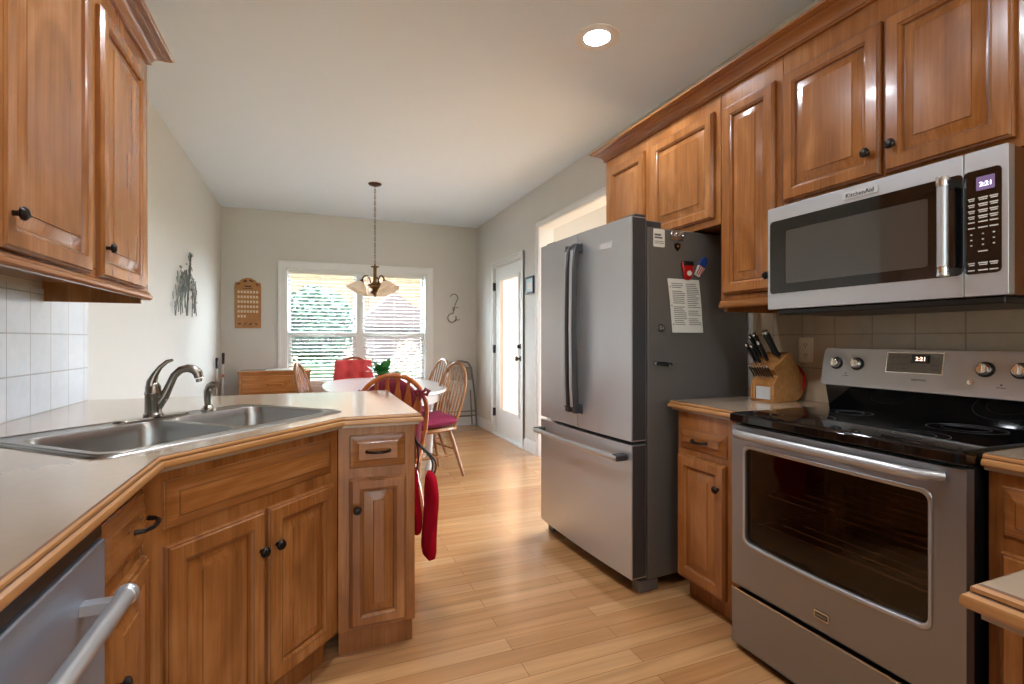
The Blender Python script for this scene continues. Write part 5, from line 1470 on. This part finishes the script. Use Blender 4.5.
# wire tree on the left wall
rnd = random.Random(11)
mb = MB(YZ(XL+0.002))
def wl(y, z, out=0.02): return (y, z, out)
mb.tube([wl(4.93, 1.40), wl(4.95, 1.62, 0.025), wl(5.00, 1.80, 0.03), wl(5.06, 1.93)], 0.007, 6)
for k in range(22):
    y = 4.48+0.80*rnd.random(); z1_ = 1.62+0.16*rnd.random()-0.25*abs(y-4.9); z0_ = max(1.385, z1_-rnd.uniform(0.14, 0.24))
    mb.tube([wl(y, z0_, 0.012+0.02*rnd.random()), wl(y+0.015, (z0_+z1_)/2, 0.02), wl(y+rnd.uniform(-0.03, 0.05), z1_, 0.03)], 0.0035, 5)
    mb.tube([wl(y+0.01, z1_, 0.03), wl((y+4.95)/2, z1_+0.05, 0.03), wl(4.95, 1.62, 0.025)], 0.0025, 5)
    for q in range(4):
        cy_, cz_ = y+rnd.uniform(-0.06, 0.06), z1_+rnd.uniform(-0.12, 0.10); a = rnd.uniform(0, PI)
        mb.prism([(cy_+0.022*math.cos(a)*math.cos(s_*PI/4)-0.007*math.sin(a)*math.sin(s_*PI/4), cz_+0.022*math.sin(a)*math.cos(s_*PI/4)+0.007*math.cos(a)*math.sin(s_*PI/4)) for s_ in range(8)], 0.022, 0.026)
for q in range(14):
    cy_, cz_ = 5.03+rnd.uniform(-0.07, 0.09), 1.86+rnd.uniform(-0.09, 0.09); a = rnd.uniform(0, PI)
    mb.prism([(cy_+0.022*math.cos(a)*math.cos(s_*PI/4)-0.007*math.sin(a)*math.sin(s_*PI/4), cz_+0.022*math.sin(a)*math.cos(s_*PI/4)+0.007*math.cos(a)*math.sin(s_*PI/4)) for s_ in range(8)], 0.022, 0.026)
mb.lathe([(0.006, 0), (0.006, 0.03)], (4.95, 1.62, 0), 8)
tag(mb.build('wire_wall_sculpture', 'wire', smooth=40), 'grey metal wire reed sculpture hung on the left wall', 'wall sculpture')
# curled wire hook on the back wall
mb = MB(Matrix.Translation((1.84, YB-0.012, 1.615)) @ Matrix(((1, 0, 0, 0), (0, 0, -1, 0), (0, 1, 0, 0), (0, 0, 0, 1))))
mb.tube([(0.055*math.cos(a), 0.16+0.055*math.sin(a), 0.004) for a in [2.9-k*0.42 for k in range(10)]]+[(0.0, 0.02, 0.004), (-0.01, -0.05, 0.004)]+[(-0.03+0.06*math.cos(a), -0.12+0.06*math.sin(a), 0.004) for a in [1.4+k*0.45 for k in range(13)]], 0.006, 6)
mb.tube([(-0.03, 0.02, 0.004), (0.06, 0.03, 0.01)], 0.006, 6); mb.tube([(0.0, -0.15, 0.004), (0.08, -0.14, 0.008)], 0.005, 6)
mb.lathe([(0.014, -0.012), (0.014, 0.004), (0.002, 0.008)], (0.0, 0.0, 0), 10)
tag(mb.build('curled_wire_ornament', 'greymetal', smooth=60), 'curled wire ornament on the back wall near the right corner', 'ornament')
# folded chair leaning in the corner
fc = thing('folding_chair', 'grey folding chair frame leaning folded in the right corner', 'folding chair', (1.72, 6.60, 0))
mb = MB(); mb.tube([(0.40, 0, 0.0), (0.385, 0.06, 0.45), (0.355, 0.115, 0.80), (0.31, 0.125, 0.88), (0.2, 0.128, 0.905), (0.06, 0.125, 0.88), (0.02, 0.115, 0.80), (0.0, 0.06, 0.45), (-0.02, 0, 0.0)], 0.013, 8); mb.build('front_frame', 'greymetal', fc, smooth=60)
mb = MB(); mb.tube([(0.35, 0.06, 0.02), (0.34, 0.115, 0.5)], 0.010, 8); mb.tube([(0.03, 0.06, 0.02), (0.04, 0.115, 0.5)], 0.010, 8); mb.tube([(0.04, 0.075, 0.14), (0.345, 0.075, 0.14)], 0.008, 8); mb.build('rear_legs', 'greymetal', fc, smooth=60)
for z_ in (0.155, 0.215):
    mb = MB(); yy = 0.06*z_/0.45; mb.tube([(-0.012, yy, z_), (0.392, yy, z_)], 0.009, 8); mb.build('crossbar', 'greymetal', fc)
mb = MB(); mb.rings([[(x, y, z_) for x, y in ((0.03, yy-0.008), (0.35, yy-0.008), (0.35, yy+0.008), (0.03, yy+0.008))] for z_, yy in ((0.64, 0.092), (0.82, 0.118))]); mb.build('backrest', 'greymetal', fc, bevel=0.004)
# small framed print by the door
pf = thing('picture_frame', 'small framed pale blue print beside the glazed door', 'picture', (XR, 4.89, 1.685), -PI/2)
mb = slab_front(-0.105, 0.105, 0.0, 0.185, 0.018, (-0.083, 0.083, 0.022, 0.163, 0.004), 0.006, -0.0185); mb.build('frame', 'navy', pf, bevel=0.002)
mb = slab_front(-0.084, 0.084, 0.021, 0.164, 0.006, None, 0.004, -0.0145); mb.build('print', 'picblue', pf)
mb = MB(); mb.box((-0.05, -0.0152, 0.05), (0.05, -0.0145, 0.12)); mb.build('motif', 'paper', pf)
